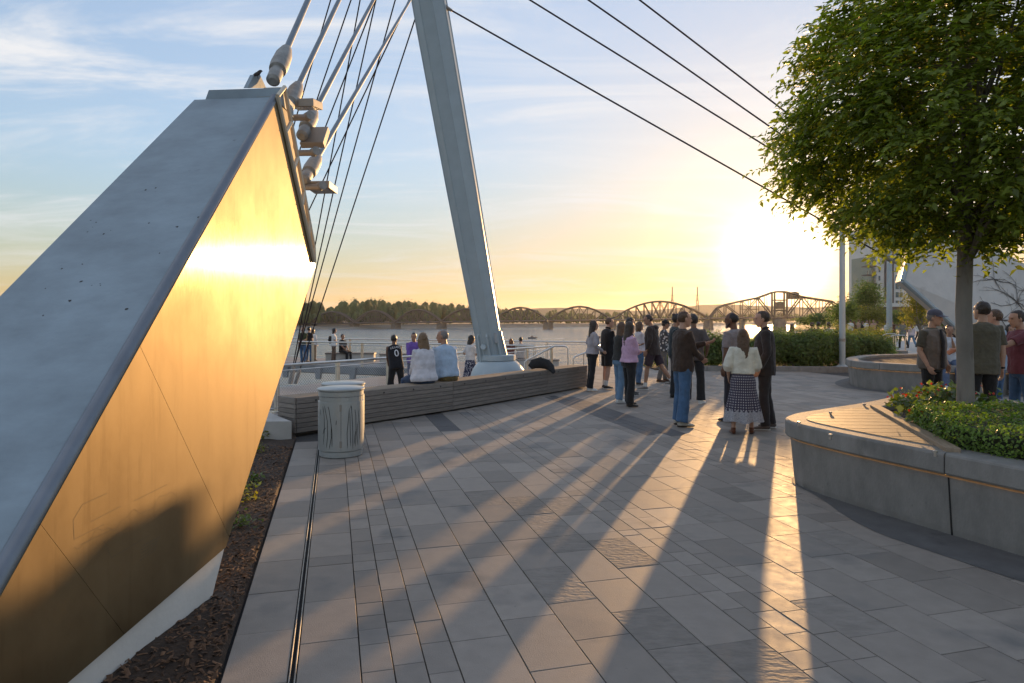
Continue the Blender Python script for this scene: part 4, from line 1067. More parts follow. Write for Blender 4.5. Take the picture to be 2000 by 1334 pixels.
# dark bag left on the bench
bc = BD+(BC-BD)*.02+perp(BD, BC)*.16; b = MB()
d_ = (BC-BD).normalized()
b.tube([bc+V((-.28, -.02, BH+.06)), bc+V((-.20, 0, BH+.13)), bc+V((-.05, .02, BH+.16)), bc+V((.10, 0, BH+.12)), bc+V((.19, -.10, BH+.05)), bc+V((.24, -.22, BH-.04))], [(.06, .03), (.11, .06), (.13, .08), (.11, .06), (.08, .04), (.04, .02)], 12)
tag(obj('cloth_bag', b, mat('black_cloth', (.018, .017, .018), .9, var=.3, scale=20, bump=.01, bscale=12), smooth=True), 'slumped black cloth bag lying on the timber bench', 'bag')

# ================================================================== river, far bank, railway bridge
BK = [(-3300, 700), (-1500, 640), (-330, 560), (-200, 585), (-60, 660), (80, 760), (200, 880), (420, 1050), (900, 1300), (3300, 2500)]
b = MB(); n = len(BK)
b.add([(x, y, -8.05) for x, y in BK]+[(x, y+14, -6.4) for x, y in BK]+[(x, y+60, -5.2) for x, y in BK]+[(x*1.2, 3900, -4) for x, y in BK], [(k*n+i, k*n+i+1, (k+1)*n+i+1, (k+1)*n+i) for k in range(3) for i in range(n-1)])
struct(obj('river_bank', b, M['sand']))
def bank_y(x):
    for (x0, y0), (x1, y1) in zip(BK, BK[1:]):
        if x0 <= x <= x1: return y0+(y1-y0)*(x-x0)/(x1-x0)
    return 900
# the wood on the far bank, one mass
cpos, cn, cs, core = [], [], [], MB(); cpos2, cn2, cs2 = [], [], []
def woodtop(px):
    for (a, h0), (c, h1) in zip(((-400, 590), (480, 590), (650, 588), (760, 585), (900, 594), (1000, 603), (1100, 606), (1200, 609), (1300, 612), (1400, 613), (1500, 612), (1700, 611)), ((480, 590), (650, 588), (760, 585), (900, 594), (1000, 603), (1100, 606), (1200, 609), (1300, 612), (1400, 613), (1500, 612), (1700, 611), (2400, 611))):
        if a <= px <= c: return h0+(h1-h0)*(px-a)/(c-a)
    return 612
for k in range(900):
    px = random.uniform(430, 1560)
    d = random.uniform(0, 1)**1.5
    x0 = (px-CX)/FPX; yb = 650
    for _ in range(6): yb = bank_y(x0*yb)+20
    d = yb+14+d*190; x = x0*d
    ztop = CAMH+(HY-woodtop(px))/FPX*d; h = (ztop+5.5)*random.uniform(.55, 1.08)
    if d < yb+50: h *= random.uniform(.45, .75)
    if h < 4: h = 4
    r = h*random.uniform(.15, .30); zc = -5.5+h*.58
    pale = random.random() < .22
    core.sphere((x, d, zc), (r*.85, r*.85, h*.40), 7, 5)
    nn = 100 if px < 960 else 60
    for _ in range(nn):
        dv = V(np.random.normal(size=3)).normalized()
        if dv.y > .4: dv.y *= -1
        rr = (1+.45*mnoise.noise(dv*2.4+V((k, 0, 0))))*random.uniform(.8, 1.12)
        q = (x+dv.x*r*rr, d+dv.y*r*rr, zc+dv.z*h*.44*rr)
        tgt = (cpos2, cn2, cs2) if pale else (cpos, cn, cs)
        tgt[0].append(q); tgt[1].append((dv.x, dv.y-.2, dv.z+.4)); tgt[2].append(random.uniform(.06, .15)*h**.7*1.15)
wood = stuff(obj('riverside_wood', core, M['far_leaf'], smooth=True))
stuff(obj('foliage', leaf_mesh('foliage', cpos, np.array(cn)+np.random.normal(scale=.35, size=(len(cn), 3)), cs, .8, .4), M['far_leaf'], wood))
stuff(obj('pale_foliage', leaf_mesh('pale_foliage', cpos2, np.array(cn2)+np.random.normal(scale=.35, size=(len(cn2), 3)), cs2, .8, .4), M['far_leaf_pale'], wood))
# hills
def ridge(name, prof, d, m, depth=900):
    b = MB(); n = len(prof)
    top_ = []
    for px, py in prof: top_.append(P(px, py, d))
    fine = []
    for i in range(n-1):
        for k in range(12):
            p = top_[i].lerp(top_[i+1], k/12); p.z += d*.0012*mnoise.noise(V((p.x*.004, d, 2)))+d*.0006*mnoise.noise(V((p.x*.02, d, 5))); fine.append(p)
    m_ = len(fine)
    b.add([(p.x, p.y, -8) for p in fine]+[(p.x, p.y+depth*.5, p.z) for p in fine]+[(p.x, p.y+depth*2, -8) for p in fine], [(k*m_+i, k*m_+i+1, (k+1)*m_+i+1, (k+1)*m_+i) for k in range(2) for i in range(m_-1)])
    return struct(obj(name, b, m, smooth=True))
ridge('hills', [(-600, 578), (-60, 584), (40, 583), (120, 592), (300, 600), (620, 606), (800, 598), (850, 597), (930, 601), (1000, 606)], 2500, M['hill'], 300)
ridge('hills', [(900, 614), (1040, 602), (1100, 600), (1190, 603), (1260, 606), (1330, 602), (1385, 594), (1440, 592), (1500, 596), (1600, 599), (1750, 597), (2100, 600), (2700, 595)], 2700, M['hill'], 300)
# bridge
def bd(px): return 640+(px-600)*(540-640)/1040
def dky(px): return 630+(px-690)*(619-630)/850
br = thing('railway_bridge', 'long steel truss railway bridge crossing the river behind', 'bridge', P(1000, 640, 600))
def BP(px, py, off=0.0): p = P(px, py, bd(px)); return p+V((.1, 1, 0))*off
def bar(b, p, q, w): b.tube([p, q], w, 4)
def truss(x0, x1, peak, npan=8, flat=.0):
    rt = bpy.data.objects.new('truss_span', None); COL.objects.link(rt); rt.parent = br; rt.location = BP((x0+x1)/2, 620)-br.location
    def sub(name, b): 
        o = obj(name, b, M['bridge']); o.parent = rt; o.matrix_parent_inverse = Matrix.Translation(-(rt.location+br.location)); return o
    wd = bd((x0+x1)/2)/1300; cw = 1.75*wd
    for off in (0, 7.5):
        xs = [x0+(x1-x0)*i/npan for i in range(npan+1)]
        yd = [dky(x) for x in xs]
        yt = [dky(x)-(dky(x)-peak)*(1-abs(2*(i/npan)-1)**1.9) for i, x in enumerate(xs)]
        b = MB()
        for i in range(1, npan-1): bar(b, BP(xs[i], yt[i], off), BP(xs[i+1], yt[i+1], off), cw*.95)
        bar(b, BP(xs[0], yd[0], off), BP(xs[1], yt[1], off), cw*.95); bar(b, BP(xs[-1], yd[-1], off), BP(xs[-2], yt[-2], off), cw*.95)
        sub('top_chord', b)
        for i in range(1, npan): b = MB(); bar(b, BP(xs[i], yd[i], off), BP(xs[i], yt[i], off), cw*.40); sub('vertical', b)
        def dg(p_, q_, w_): b = MB(); bar(b, p_, q_, w_); sub('diagonal', b)
        for i in range(1, npan-1):
            lo_, hi_ = (yt, yd) if i < npan/2 else (yd, yt)
            dg(BP(xs[i], lo_[i], off), BP(xs[i+1], hi_[i+1], off), cw*.5)
            if i in (npan//2-1, npan//2): dg(BP(xs[i], hi_[i], off), BP(xs[i+1], lo_[i+1], off), cw*.35)
    b = MB(); p, q = BP(x0, dky(x0)+1.5, 3.7), BP(x1, dky(x1)+1.5, 3.7); b.tube([p, q], [(4.2, .85), (4.2, .85)], 4, ref=(0, 1, 0)); sub('deck', b)
for x0, x1, pk, npan in ((520, 606, 610, 8), (606, 690, 609, 8), (692, 770, 607, 8), (772, 860, 605, 8), (862, 962, 603, 8), (964, 1069, 600.5, 8), (1071, 1193, 598.5, 8), (1196, 1384, 588.5, 12)): truss(x0, x1, pk, npan)
for px in (606, 690, 771, 861, 963, 1070, 1194.5, 1385):
    p = BP(px, dky(px)+3, 3.7); b = MB()
    hw = 13/2*bd(px)/1300
    b.lathe([(hw*1.7, -8.2), (hw*1.6, -7.4), (hw*1.42, p.z-1.2), (hw*1.6, p.z-1.0), (hw*1.6, p.z)], (p.x, p.y, 0), 4, axis=None); 
    o = obj('stone_pier', b, M['pier_stone'], br)
# swing span with its tower
sw = bpy.data.objects.new('swing_span', None); COL.objects.link(sw); sw.parent = br; sw.location = BP(1525, 620)-br.location
def swp(name, b):
    o = obj(name, b, M['bridge']); o.parent = sw; o.matrix_parent_inverse = Matrix.Translation(-(sw.location+br.location)); return o
tops = [(1388, 620), (1402, 602), (1418, 595), (1450, 588), (1482, 581.5), (1513, 570), (1525, 569.5), (1537, 570), (1568, 579.5), (1600, 584.5), (1626, 588.5), (1650, 606), (1664, 618)]
for off in (0, 7.5):
    b = MB()
    for (a, c) in zip(tops, tops[1:]): bar(b, BP(a[0], a[1], off), BP(c[0], c[1], off), .72)
    swp('top_chord', b)
    for x, y in tops[1:-1]:
        if x in (1525,): continue
        b = MB(); bar(b, BP(x, y, off), BP(x, dky(x), off), .9 if x in (1513, 1537) else .42); swp('vertical', b)
    for x, y in ((1434, 591.5), (1466, 584.8), (1498, 575.5), (1552, 574.5), (1584, 582), (1613, 586.5)): b = MB(); bar(b, BP(x, y, off), BP(x, dky(x), off), .3); swp('vertical', b)
    for (x0, y0, x1, y1, w) in ((1402, 602, 1418, 620, .25), (1418, 595, 1450, 620, .3), (1450, 620, 1482, 581.5, .25), (1482, 581.5, 1513, 620, .38), (1450, 604, 1482, 604, .15), (1450, 588, 1482, 620, .2), (1537, 620, 1568, 579.5, .38), (1568, 579.5, 1600, 620, .3), (1568, 620, 1600, 584.5, .2), (1600, 620, 1626, 588.5, .3), (1568, 603, 1600, 603, .15), (1513, 606, 1537, 606, .3), (1513, 586, 1537, 586, .3), (1513, 620, 1537, 606, .15), (1537, 620, 1513, 606, .15)):
        b = MB(); bar(b, BP(x0, y0, off), BP(x1, y1, off), w*1.7); swp('diagonal', b)
b = MB(); b.tube([BP(1386, dky(1386)+1.3, 3.7), BP(1668, dky(1668)+1.3, 3.7)], [(4.2, .8), (4.2, .8)], 4, ref=(0, 1, 0)); swp('deck', b)
for (x, y, w, h) in ((1525, 597, 14, 12), (1552.5, 578, 17, 12)):
    p = BP(x, y, 3.7); s = bd(x)/1300; b = MB(); b.box(p, (w*s, 6, h*s)); b.prism([p+V((-w*s*.58, -3.3, h*s*.5)), p+V((w*s*.58, -3.3, h*s*.5)), p+V((0, -3.3, h*s*.72))], (0, 6.6, 0)); swp('machine_house', b)
for px, w in ((1525, 26), (1452, 12)):
    p = BP(px, dky(px)+3, 3.7); b = MB(); s = bd(px)/1300; b.lathe([(w/2*s, -8.2), (w/2*s, p.z)], (p.x, p.y, 0), 12); obj('stone_pier', b, M['pier_stone'], br)
# pylons
for k, (px, lab) in enumerate(((1313, 'left lattice power pylon on the horizon beyond the bridge'), (1362, 'right lattice power pylon on the horizon beyond the bridge'))):
    d = 1150.; t = thing('power_pylon', lab, 'pylon', P(px, 612, d), 'power pylons on the horizon'); b = MB(); w = 2.9
    tp = P(px, 560, d); bs = P(px, 615, d); hgt = tp.z-bs.z
    for sx in (-1, 1):
        for sy in (-1, 1): b.tube([bs+V((sx*w, sy*w, 0)), bs+V((sx*.5, sy*.5, hgt*.75)), tp+V((sx*.4, sy*.4, 0))], .35, 4)
    for z0, z1 in ((0, .25), (.25, .45), (.45, .62), (.62, .78), (.78, .95)):
        a = w*(1-z0*1.1)+.3; c = w*(1-min(z1, .85)*1.1)+.3
        b.tube([bs+V((-a, -a, hgt*z0)), bs+V((c, -c, hgt*z1))], .22, 4); b.tube([bs+V((a, -a, hgt*z0)), bs+V((-c, -c, hgt*z1))], .22, 4)
    for z in (.5, .68): b.tube([bs+V((-4, 0, hgt*z)), bs+V((4, 0, hgt*z))], .25, 4)
    obj('lattice', b, M['bridge'], t)
# motor boat
bo_ = G(1040, 661, -8); b = MB()
b.tube([bo_+V((-2.2, 0, .35)), bo_+V((-1.2, 0, .3)), bo_+V((1.0, 0, .35)), bo_+V((2.3, 0, .6))], [(.9, .35), (1.0, .4), (.9, .45), (.1, .3)], 10, ref=(0, 1, 0)); b.box(bo_+V((-.2, 0, 1.0)), (1.2, 1.1, .8), taper=.7)
tag(obj('motor_boat', b, mat('boat_hull', (.10, .10, .11), .5)), 'tiny dark motor boat out on the river', 'boat')
b = MB(); b.add([bo_+V((2.5, -.6, .03)), bo_+V((14, -2.5, .03)), bo_+V((16, 1.5, .03)), bo_+V((2.5, .6, .03))], [(0, 1, 2, 3)]); stuff(obj('boat_wake', b, mat('foam', (.7, .7, .7), .7, var=.3, scale=.8)))

# ================================================================== right bank: building and trees
ab = thing('apartment_building', 'tall pale apartment building with dark balconies beyond the trees', 'building', P(1740, 650, 170))
def bbx(name, x0, x1, y0, y1, d, dep, m, parent=ab):
    a, c = P(x0, y1, d), P(x1, y0, d); b = MB(); b.box(((a.x+c.x)/2, d+dep/2, (a.z+c.z)/2), (c.x-a.x, dep, c.z-a.z)); return obj(name, b, m, parent)
Mb = {k: mat(k, c, r, var=.06, scale=.5) for k, c, r in (('building_white', (.62, .61, .58), .7), ('building_dark', (.13, .10, .09), .6), ('building_glass', (.10, .14, .16), .12), ('building_brown', (.16, .11, .085), .8), ('balcony_green', (.22, .26, .22), .5))}
bbx('wall', 1712, 1860, 440, 632, 170, 14, Mb['building_white'])
bbx('wall', 1716, 1860, 598, 655, 169.5, 12, Mb['building_brown'])
bbx('fascia', 1718, 1790, 592, 599, 169, 1.0, Mb['building_white'])
for x0, x1 in ((1729, 1734), (1740, 1746)): bbx('dark_pilaster', x0, x1, 440, 592, 169.6, .6, Mb['building_dark'])
for k in range(9): 
    y = 600-k*16.4
    w_ = bbx('window', 1716.5, 1719.5, y-12, y-3, 169.85, .3, Mb['building_glass'])
    w_ = bbx('window', 1750, 1763, y-13, y-3, 169.85, .3, Mb['building_glass'])
    f_ = bbx('mullion', 1756, 1757, y-13, y-3, 169.7, .2, Mb['building_white'], ab)
bbx('core', 1702, 1712, 500, 640, 171, 10, Mb['balcony_green'])
for k in range(8):
    y = 640-k*17; bb_ = bbx('balcony', 1693, 1713, y-2.2, y, 168.2, 2.6, Mb['building_dark'])
    for x in (1694, 1699, 1704, 1709): bbx('baluster', x, x+.7, y-9, y-2.2, 168.2, .1, Mb['building_dark'], ab)
def bank_tree(px, d, ztop, r, label, m, n, size, z0=-.22, low=.25, name='tree'):
    x = (px-CX)/FPX*d; t = thing(name, label, 'tree', (x, d, z0), 'trees on the right bank'); h = ztop-z0
    lobes = [(random.uniform(-.5, .5)*r, random.uniform(-.5, .5)*r, z0+h*random.uniform(low+.15, .82), random.uniform(.3, .55)*r) for _ in range(14)]
    pos, nr = [], []
    for _ in range(n):
        lx, ly, lz, lr = random.choice(lobes); dv = V(np.random.normal(size=3)).normalized(); k = random.uniform(.6, 1.05)
        pos.append((x+lx+dv.x*lr*k, d+ly+dv.y*lr*k, min(lz+dv.z*lr*k*h/(2*r)*.9, ztop*1.02))); nr.append((dv.x+random.gauss(0, .5), dv.y+random.gauss(0, .5), dv.z+.4+random.gauss(0, .4)))
    stuff(obj('crown', leaf_mesh('crown', pos, nr, np.random.uniform(size*.6, size*1.3, n), .5), m, t))
    b = MB(); b.tube([(x, d, z0-.1), (x+.03*h, d, z0+h*.35), (x, d, z0+h*.75)], [.035*h, .025*h, .008*h], 8)
    obj('trunk', b, M['bark'], t)
    for k in range(6):
        lx, ly, lz, lr = lobes[k]; b = MB(); b.tube([(x+.02*h, d, z0+h*.3), (x+lx*.6, d+ly*.6, z0+h*.5), (x+lx, d+ly, lz)], [.014*h, .009*h, .004*h], 5); obj('limb', b, M['bark'], t)
bank_tree(1650, 62, 3.6, 1.6, 'small bank tree just left of the flagpole top', M['shrub'], 2600, .20)
bank_tree(1690, 75, 6.4, 2.4, 'bushy bank tree in front of the balconies', M['shrub'], 4200, .24)
bank_tree(1668, 80, 4.8, 2.4, 'bank tree between the flagpole and apartment building', M['shrub'], 3200, .24)
bank_tree(1712, 66, 3.9, 2.0, 'rounded tree below the white apartment wall', M['shrub_yellow'], 3000, .2)
bank_tree(1610, 95, 2.6, 3.2, 'low dark bank tree behind the seated heads', M['shrub'], 2600, .26)
bank_tree(1585, 120, 2.2, 3.2, 'low bank tree nearest the bridge end', M['shrub'], 2200, .28)
bank_tree(1640, 130, 4.6, 4.5, 'broad tree at the end of railway bridge', M['shrub'], 2600, .34)
bank_tree(1795, 38, 3.7, 1.35, 'small bright green tree beside the right fin', M['shrub_yellow'], 3400, .13, low=.3)
bank_tree(1760, 90, 3.0, 2.6, 'green tree behind the walking couple', M['shrub'], 2600, .25)
bank_tree(1840, 60, 3.4, 2.2, 'tree just beyond the lower edge of the right fin', M['shrub'], 1800, .25)
for k, (px, d, zt) in enumerate(((4, 150, 3.4), (-25, 160, 5.0))):
    bank_tree(px, d, zt, 1.6, ['dark tree peeking past the left edge of the fin', 'dark tree cut off by left picture edge'][k], M['shrub'], 1500, .35, z0=-7.5)

# ================================================================== evening haze over the river
b = MB(); b.box((0, 1500, 26.5), (8400, 6000, 79)); hz_ = stuff(obj('haze', b, None))
hm = bpy.data.materials.new('evening_haze'); hm.use_nodes = True; N = hm.node_tree.nodes; N.remove(N['Principled BSDF'])
pvn = N.new('ShaderNodeVolumePrincipled'); pvn.inputs['Color'].default_value = (.95, .93, .90, 1); pvn.inputs['Density'].default_value = HAZE; pvn.inputs['Anisotropy'].default_value = .62
hm.node_tree.links.new(pvn.outputs[0], N['Material Output'].inputs['Volume']); hz_.data.materials.append(hm)

# ================================================================== people
random.seed(77); np.random.seed(77)
CL = {}
def cloth(name, col, rough=.85, var=.18, scale=9, **k):
    if name not in CL: CL[name] = mat(name, col, rough, var=var, scale=scale, bump=k.pop('bump', .006), bscale=k.pop('bscale', 22), sheen=.15, spec=.25, **k)
    return CL[name]
SK = {'fair': mat('fair_skin', (.46, .27, .19), .5, var=.06, scale=20), 'tan': mat('tan_skin', (.33, .18, .115), .5, var=.06, scale=20), 'brown': mat('brown_skin', (.15, .075, .045), .5, var=.06, scale=20)}
HR = {k: mat('hair_'+k, c, .42, var=.35, scale=40, stretch=(6, 6, .5), bump=.006, bscale=40) for k, c in (('black', (.016, .012, .011)), ('dark', (.035, .020, .013)), ('brown', (.085, .045, .022)), ('light', (.16, .095, .045)), ('grey', (.17, .15, .14)), ('red', (.18, .07, .025)))}
EYE = mat('eye_dark', (.02, .015, .012), .25); LIP = mat('lip', (.25, .09, .075), .5)
def patt(name, base, spot, scale, thr, voro=True, band=None):
    m = mat(name, base, .85, var=.1, bump=.004, bscale=30); N = m.node_tree.nodes; L = m.node_tree.links; b = N['Principled BSDF']
    g = N.new('ShaderNodeTexCoord'); v = N.new('ShaderNodeTexVoronoi' if voro else 'ShaderNodeTexNoise'); v.inputs['Scale'].default_value = scale; L.new(g.outputs['Object'], v.inputs['Vector'])
    if voro: v.inputs['Randomness'].default_value = .25 if band else .9
    r = N.new('ShaderNodeMapRange'); r.inputs[1].default_value = thr; r.inputs[2].default_value = thr+.08; r.inputs[3].default_value = 1 if voro else 0; r.inputs[4].default_value = 0 if voro else 1
    L.new(v.outputs['Distance' if voro else 'Fac'], r.inputs[0])
    src = b.inputs['Base Color'].links[0].from_socket; mx = N.new('ShaderNodeMix'); mx.data_type = 'RGBA'; L.new(r.outputs[0], mx.inputs[0]); L.new(src, mx.inputs[6]); mx.inputs[7].default_value = (*spot, 1); out = mx.outputs[2]
    if band:                               # dots set in a slanting lattice round the skirt
        sp = N.new('ShaderNodeSeparateXYZ'); L.new(g.outputs['Object'], sp.inputs[0]); at = N.new('ShaderNodeMath'); at.operation = 'ARCTAN2'; L.new(sp.outputs[1], at.inputs[0]); L.new(sp.outputs[0], at.inputs[1])
        sn = []
        for sg in (1, -1):
            m_ = N.new('ShaderNodeMath'); m_.operation = 'MULTIPLY_ADD'; L.new(sp.outputs[2], m_.inputs[0]); m_.inputs[1].default_value = 75*sg
            a_ = N.new('ShaderNodeMath'); a_.operation = 'MULTIPLY'; L.new(at.outputs[0], a_.inputs[0]); a_.inputs[1].default_value = 18; L.new(a_.outputs[0], m_.inputs[2])
            q_ = N.new('ShaderNodeMath'); q_.operation = 'SINE'; L.new(m_.outputs[0], q_.inputs[0]); sn.append(q_.outputs[0])
        pr = N.new('ShaderNodeMath'); pr.operation = 'MULTIPLY'; L.new(sn[0], pr.inputs[0]); L.new(sn[1], pr.inputs[1])
        r.inputs[1].default_value = .42; r.inputs[2].default_value = .55; r.inputs[3].default_value = 0; r.inputs[4].default_value = .8; L.new(pr.outputs[0], r.inputs[0])
    if band:                               # a printed border above the hem
        sp = N.new('ShaderNodeSeparateXYZ'); L.new(g.outputs['Object'], sp.inputs[0]); w = N.new('ShaderNodeMath'); w.operation = 'SINE'
        at = N.new('ShaderNodeMath'); at.operation = 'ARCTAN2'; L.new(sp.outputs[1], at.inputs[0]); L.new(sp.outputs[0], at.inputs[1])
        mu = N.new('ShaderNodeMath'); mu.operation = 'MULTIPLY'; L.new(at.outputs[0], mu.inputs[0]); mu.inputs[1].default_value = 22; L.new(mu.outputs[0], w.inputs[0])
        ma = N.new('ShaderNodeMath'); ma.operation = 'MULTIPLY_ADD'; L.new(w.outputs[0], ma.inputs[0]); ma.inputs[1].default_value = .018; L.new(sp.outputs[2], ma.inputs[2])
        lt = N.new('ShaderNodeMath'); lt.operation = 'LESS_THAN'; L.new(ma.outputs[0], lt.inputs[0]); lt.inputs[1].default_value = band
        nn = N.new('ShaderNodeTexNoise'); nn.inputs['Scale'].default_value = 60; L.new(g.outputs['Object'], nn.inputs['Vector'])
        c2 = N.new('ShaderNodeMix'); c2.data_type = 'RGBA'; L.new(nn.outputs['Fac'], c2.inputs[0]); c2.inputs[6].default_value = (.07, .07, .10, 1); c2.inputs[7].default_value = (.55, .54, .55, 1)
        m3 = N.new('ShaderNodeMix'); m3.data_type = 'RGBA'; L.new(lt.outputs[0], m3.inputs[0]); L.new(out, m3.inputs[6]); L.new(c2.outputs[2], m3.inputs[7]); out = m3.outputs[2]
    L.new(out, b.inputs['Base Color']); return m
BAKE = []
TEXC = bpy.data.textures.new('cloth_folds', 'CLOUDS'); TEXC.noise_scale = .10; TEXC.noise_depth = 2
TEXH = bpy.data.textures.new('hair_locks', 'CLOUDS'); TEXH.noise_scale = .03; TEXH.noise_depth = 2

class Person:
    def __init__(s, label, x, y, z, head, H=1.72, sex='m', heading=0.0, skin='fair', lean=0, tilt=0, hyaw=0, hpitch=0, legL=(0, 3, 0), legR=(0, 3, 0), armL='down', armR='down', seat=None, build=1.0, vox=.010, foot=(8, 8), category='person', group=None):
        if seat is None:                       # nobody stands quite straight
            jr = random.Random(label); legL = (legL[0]+jr.uniform(-5, 5), legL[1]+jr.uniform(-1, 4), legL[2]+jr.uniform(0, 5)); legR = (legR[0]+jr.uniform(-5, 5), legR[1]+jr.uniform(-1, 4), legR[2]+jr.uniform(0, 5)); tilt += jr.uniform(-3, 3); lean += jr.uniform(-1, 4); hpitch += jr.uniform(-2, 7)
        s.s = H/1.75; s.sex = sex; s.vox = vox/s.s; s.build = build
        s.t = thing('person', label, 'person', (x, y, z), group, -R(heading)); s.t.scale = (s.s,)*3
        hz = .92; s.tq = Matrix.Rotation(-R(lean), 3, 'X') @ Matrix.Rotation(R(tilt), 3, 'Y')
        s.hipc = V((0, 0, hz)); s.legs = {}; feet = []
        for sd, lg in ((-1, legL), (1, legR)):
            f, o, k = (R(a) for a in lg)
            hip = V((sd*.085, 0, hz))
            th = V((sd*math.sin(o), math.sin(f), -math.cos(f))).normalized(); kn = hip+th*.43
            sh = V((sd*math.sin(o)*.4, math.sin(f-k), -math.cos(f-k))).normalized(); an = kn+sh*.41
            s.legs[sd] = [hip, kn, an]; feet.append(an.z)
        dz = (seat+.085)/s.s-hz if seat is not None else .082-min(feet)
        for sd in s.legs: s.legs[sd] = [p+V((0, 0, dz)) for p in s.legs[sd]]
        s.hipc.z += dz
        sw = .178*build**.5 if sex == 'm' else .158*build**.5
        s.sw = sw
        s.neck = s.U(V((0, -.012, 1.45))); s.headc = s.U(V((0, .012, 1.63)))
        s.hq = s.tq @ Matrix.Rotation(R(lean)*.75, 3, 'X') @ Matrix.Rotation(-R(hyaw), 3, 'Z') @ Matrix.Rotation(-R(hpitch), 3, 'X')
        s.headc = s.neck+s.hq @ V((0, .03, .18)) if lean else s.headc
        s.arms = {}
        PRE = {'down': (.255, .03, .80), 'back': (.25, -.10, .83), 'pocket': (.205, .09, .90), 'hip': (.19, .05, 1.0), 'crossed': (-.08, .22, 1.14), 'phone': (.05, .34, 1.20), 'front': (.04, .25, 1.02), 'chin': (.03, .20, 1.42), 'hand_up': (.10, .36, 1.33), 'low_hand': (.10, .33, 1.02), 'reach': (.22, .50, 1.10), 'rail': (.10, .36, 1.03), 'lap': (.08, .30, .98), 'fwd': (.24, .22, .86), 'up': (.22, .20, 1.62), 'bag': (.20, .14, 1.28)}
        for sd, ar in ((-1, armL), (1, armR)):
            t = PRE[ar] if isinstance(ar, str) else ar
            sh = s.U(V((sd*sw, -.005, 1.405))); wr = s.U(V((sd*t[0], t[1], t[2])))
            d = wr-sh; L1, L2 = .285, .255; D = d.length
            if D > (L1+L2)*.995: wr = sh+d*((L1+L2)*.995/D); d = wr-sh; D = d.length
            a = (L1*L1-L2*L2+D*D)/(2*D); hh = math.sqrt(max(0, L1*L1-a*a)); dn = d.normalized()
            hint = s.tq @ V((sd*.45, -.55, -.6)); hint = (hint-dn*hint.dot(dn)).normalized()
            s.arms[sd] = [sh, sh+dn*a+hint*hh, wr]
        s.foot = foot; s.skin = SK[skin]; s.body()
    def U(s, p): return s.hipc+s.tq @ (V(p)-V((0, 0, .92)))       # upper body follows the lean of the trunk
    def part(s, name, b, m, remesh=True, vox=None, smooth=3, fold=0.0, tex=None, label=None, parent=None):
        o = obj(name, b, m, None, True); o.parent = parent or s.t
        if label: o['label'] = label
        if remesh:
            r = o.modifiers.new('r', 'REMESH'); r.mode = 'VOXEL'; r.voxel_size = vox or s.vox; r.use_smooth_shade = True
            if smooth: q = o.modifiers.new('s', 'SMOOTH'); q.factor = .5; q.iterations = smooth
            if fold:
                q = o.modifiers.new('d', 'DISPLACE'); q.texture = tex or TEXC; q.strength = fold; q.mid_level = .5; q.texture_coords = 'GLOBAL' if tex is None else 'LOCAL'
            BAKE.append(o)
        return o
    def ring_body(s, b, rings, n=16):       # rings: (z, halfwidth, halfdepth, yoff) along the trunk
        vs = []
        for z, rx, ry, yo in rings:
            for k in range(n):
                w = 2*math.pi*k/n; c, q = math.cos(w), math.sin(w); e = .8
                vs.append(s.U(V((rx*math.copysign(abs(c)**e, c), yo+ry*math.copysign(abs(q)**e, q), z))))
        m_ = len(rings)
        b.add(vs, [(i*n+k, i*n+(k+1) % n, (i+1)*n+(k+1) % n, (i+1)*n+k) for i in range(m_-1) for k in range(n)]+[tuple(reversed(range(n))), tuple((m_-1)*n+k for k in range(n))])
    def trunk(s, e=0.0, zlo=.86, zhi=1.47):
        B = s.build
        if s.sex == 'm': base = [(.84, .155, .112, 0), (.92, .160, .115, 0), (1.0, .152, .108, 0), (1.08, .150, .105, .003), (1.18, .160, .112, .004), (1.28, .172, .118, .002), (1.36, .176, .108, -.004), (1.41, .160, .088, -.010), (1.45, .105, .068, -.014), (1.475, .066, .058, -.014)]
        else: base = [(.84, .165, .118, -.004), (.92, .166, .120, -.006), (1.0, .142, .104, 0), (1.08, .124, .092, .003), (1.18, .136, .103, .010), (1.27, .147, .116, .018), (1.34, .150, .098, .004), (1.40, .138, .078, -.008), (1.44, .088, .060, -.014), (1.475, .056, .050, -.014)]
        out = []
        for z, rx, ry, yo in base:
            k = B if z < 1.38 else B**.5
            if zlo <= z <= zhi: out.append((z, rx*k+e, ry*k+e, yo))
        return out
    def body(s):
        b = MB(); s.ring_body(b, s.trunk())
        b.tube([s.neck-(s.tq @ V((0, 0, .03))), s.headc+s.hq @ V((0, -.02, -.06))], [.058, .052], 12)
        # head
        hr = [(-.118, .022, .024, .062), (-.10, .043, .050, .036), (-.07, .057, .075, .016), (-.03, .066, .089, .004), (.01, .071, .094, .0), (.045, .074, .097, -.004), (.08, .066, .087, -.008), (.105, .045, .060, -.012), (.118, .015, .02, -.014)]
        n = 16; vs = []
        for z, rx, ry, yo in hr:
            for k in range(n):
                w = 2*math.pi*k/n; vs.append(s.headc+s.hq @ V((rx*math.cos(w), yo+ry*math.sin(w), z)))
        b.add(vs, [(i*n+k, i*n+(k+1) % n, (i+1)*n+(k+1) % n, (i+1)*n+k) for i in range(len(hr)-1) for k in range(n)]+[tuple(reversed(range(n))), tuple((len(hr)-1)*n+k for k in range(n))])
        h = lambda x, y, z: s.headc+s.hq @ V((x, y, z))
        b.tube([h(0, .088, .022), h(0, .100, .0), h(0, .112, -.024), h(0, .095, -.036)], [.010, .012, .016, .012], 8)
        b.tube([h(-.05, .080, .030), h(0, .094, .034), h(.05, .080, .030)], [.010, .012, .010], 6)
        for sd in (-1, 1): b.sphere(h(sd*.074, -.006, -.004), (.012, .022, .034), 8, 6, s.hq)
        b.tube([h(-.022, .090, -.062), h(0, .096, -.060), h(.022, .090, -.062)], .009, 6)
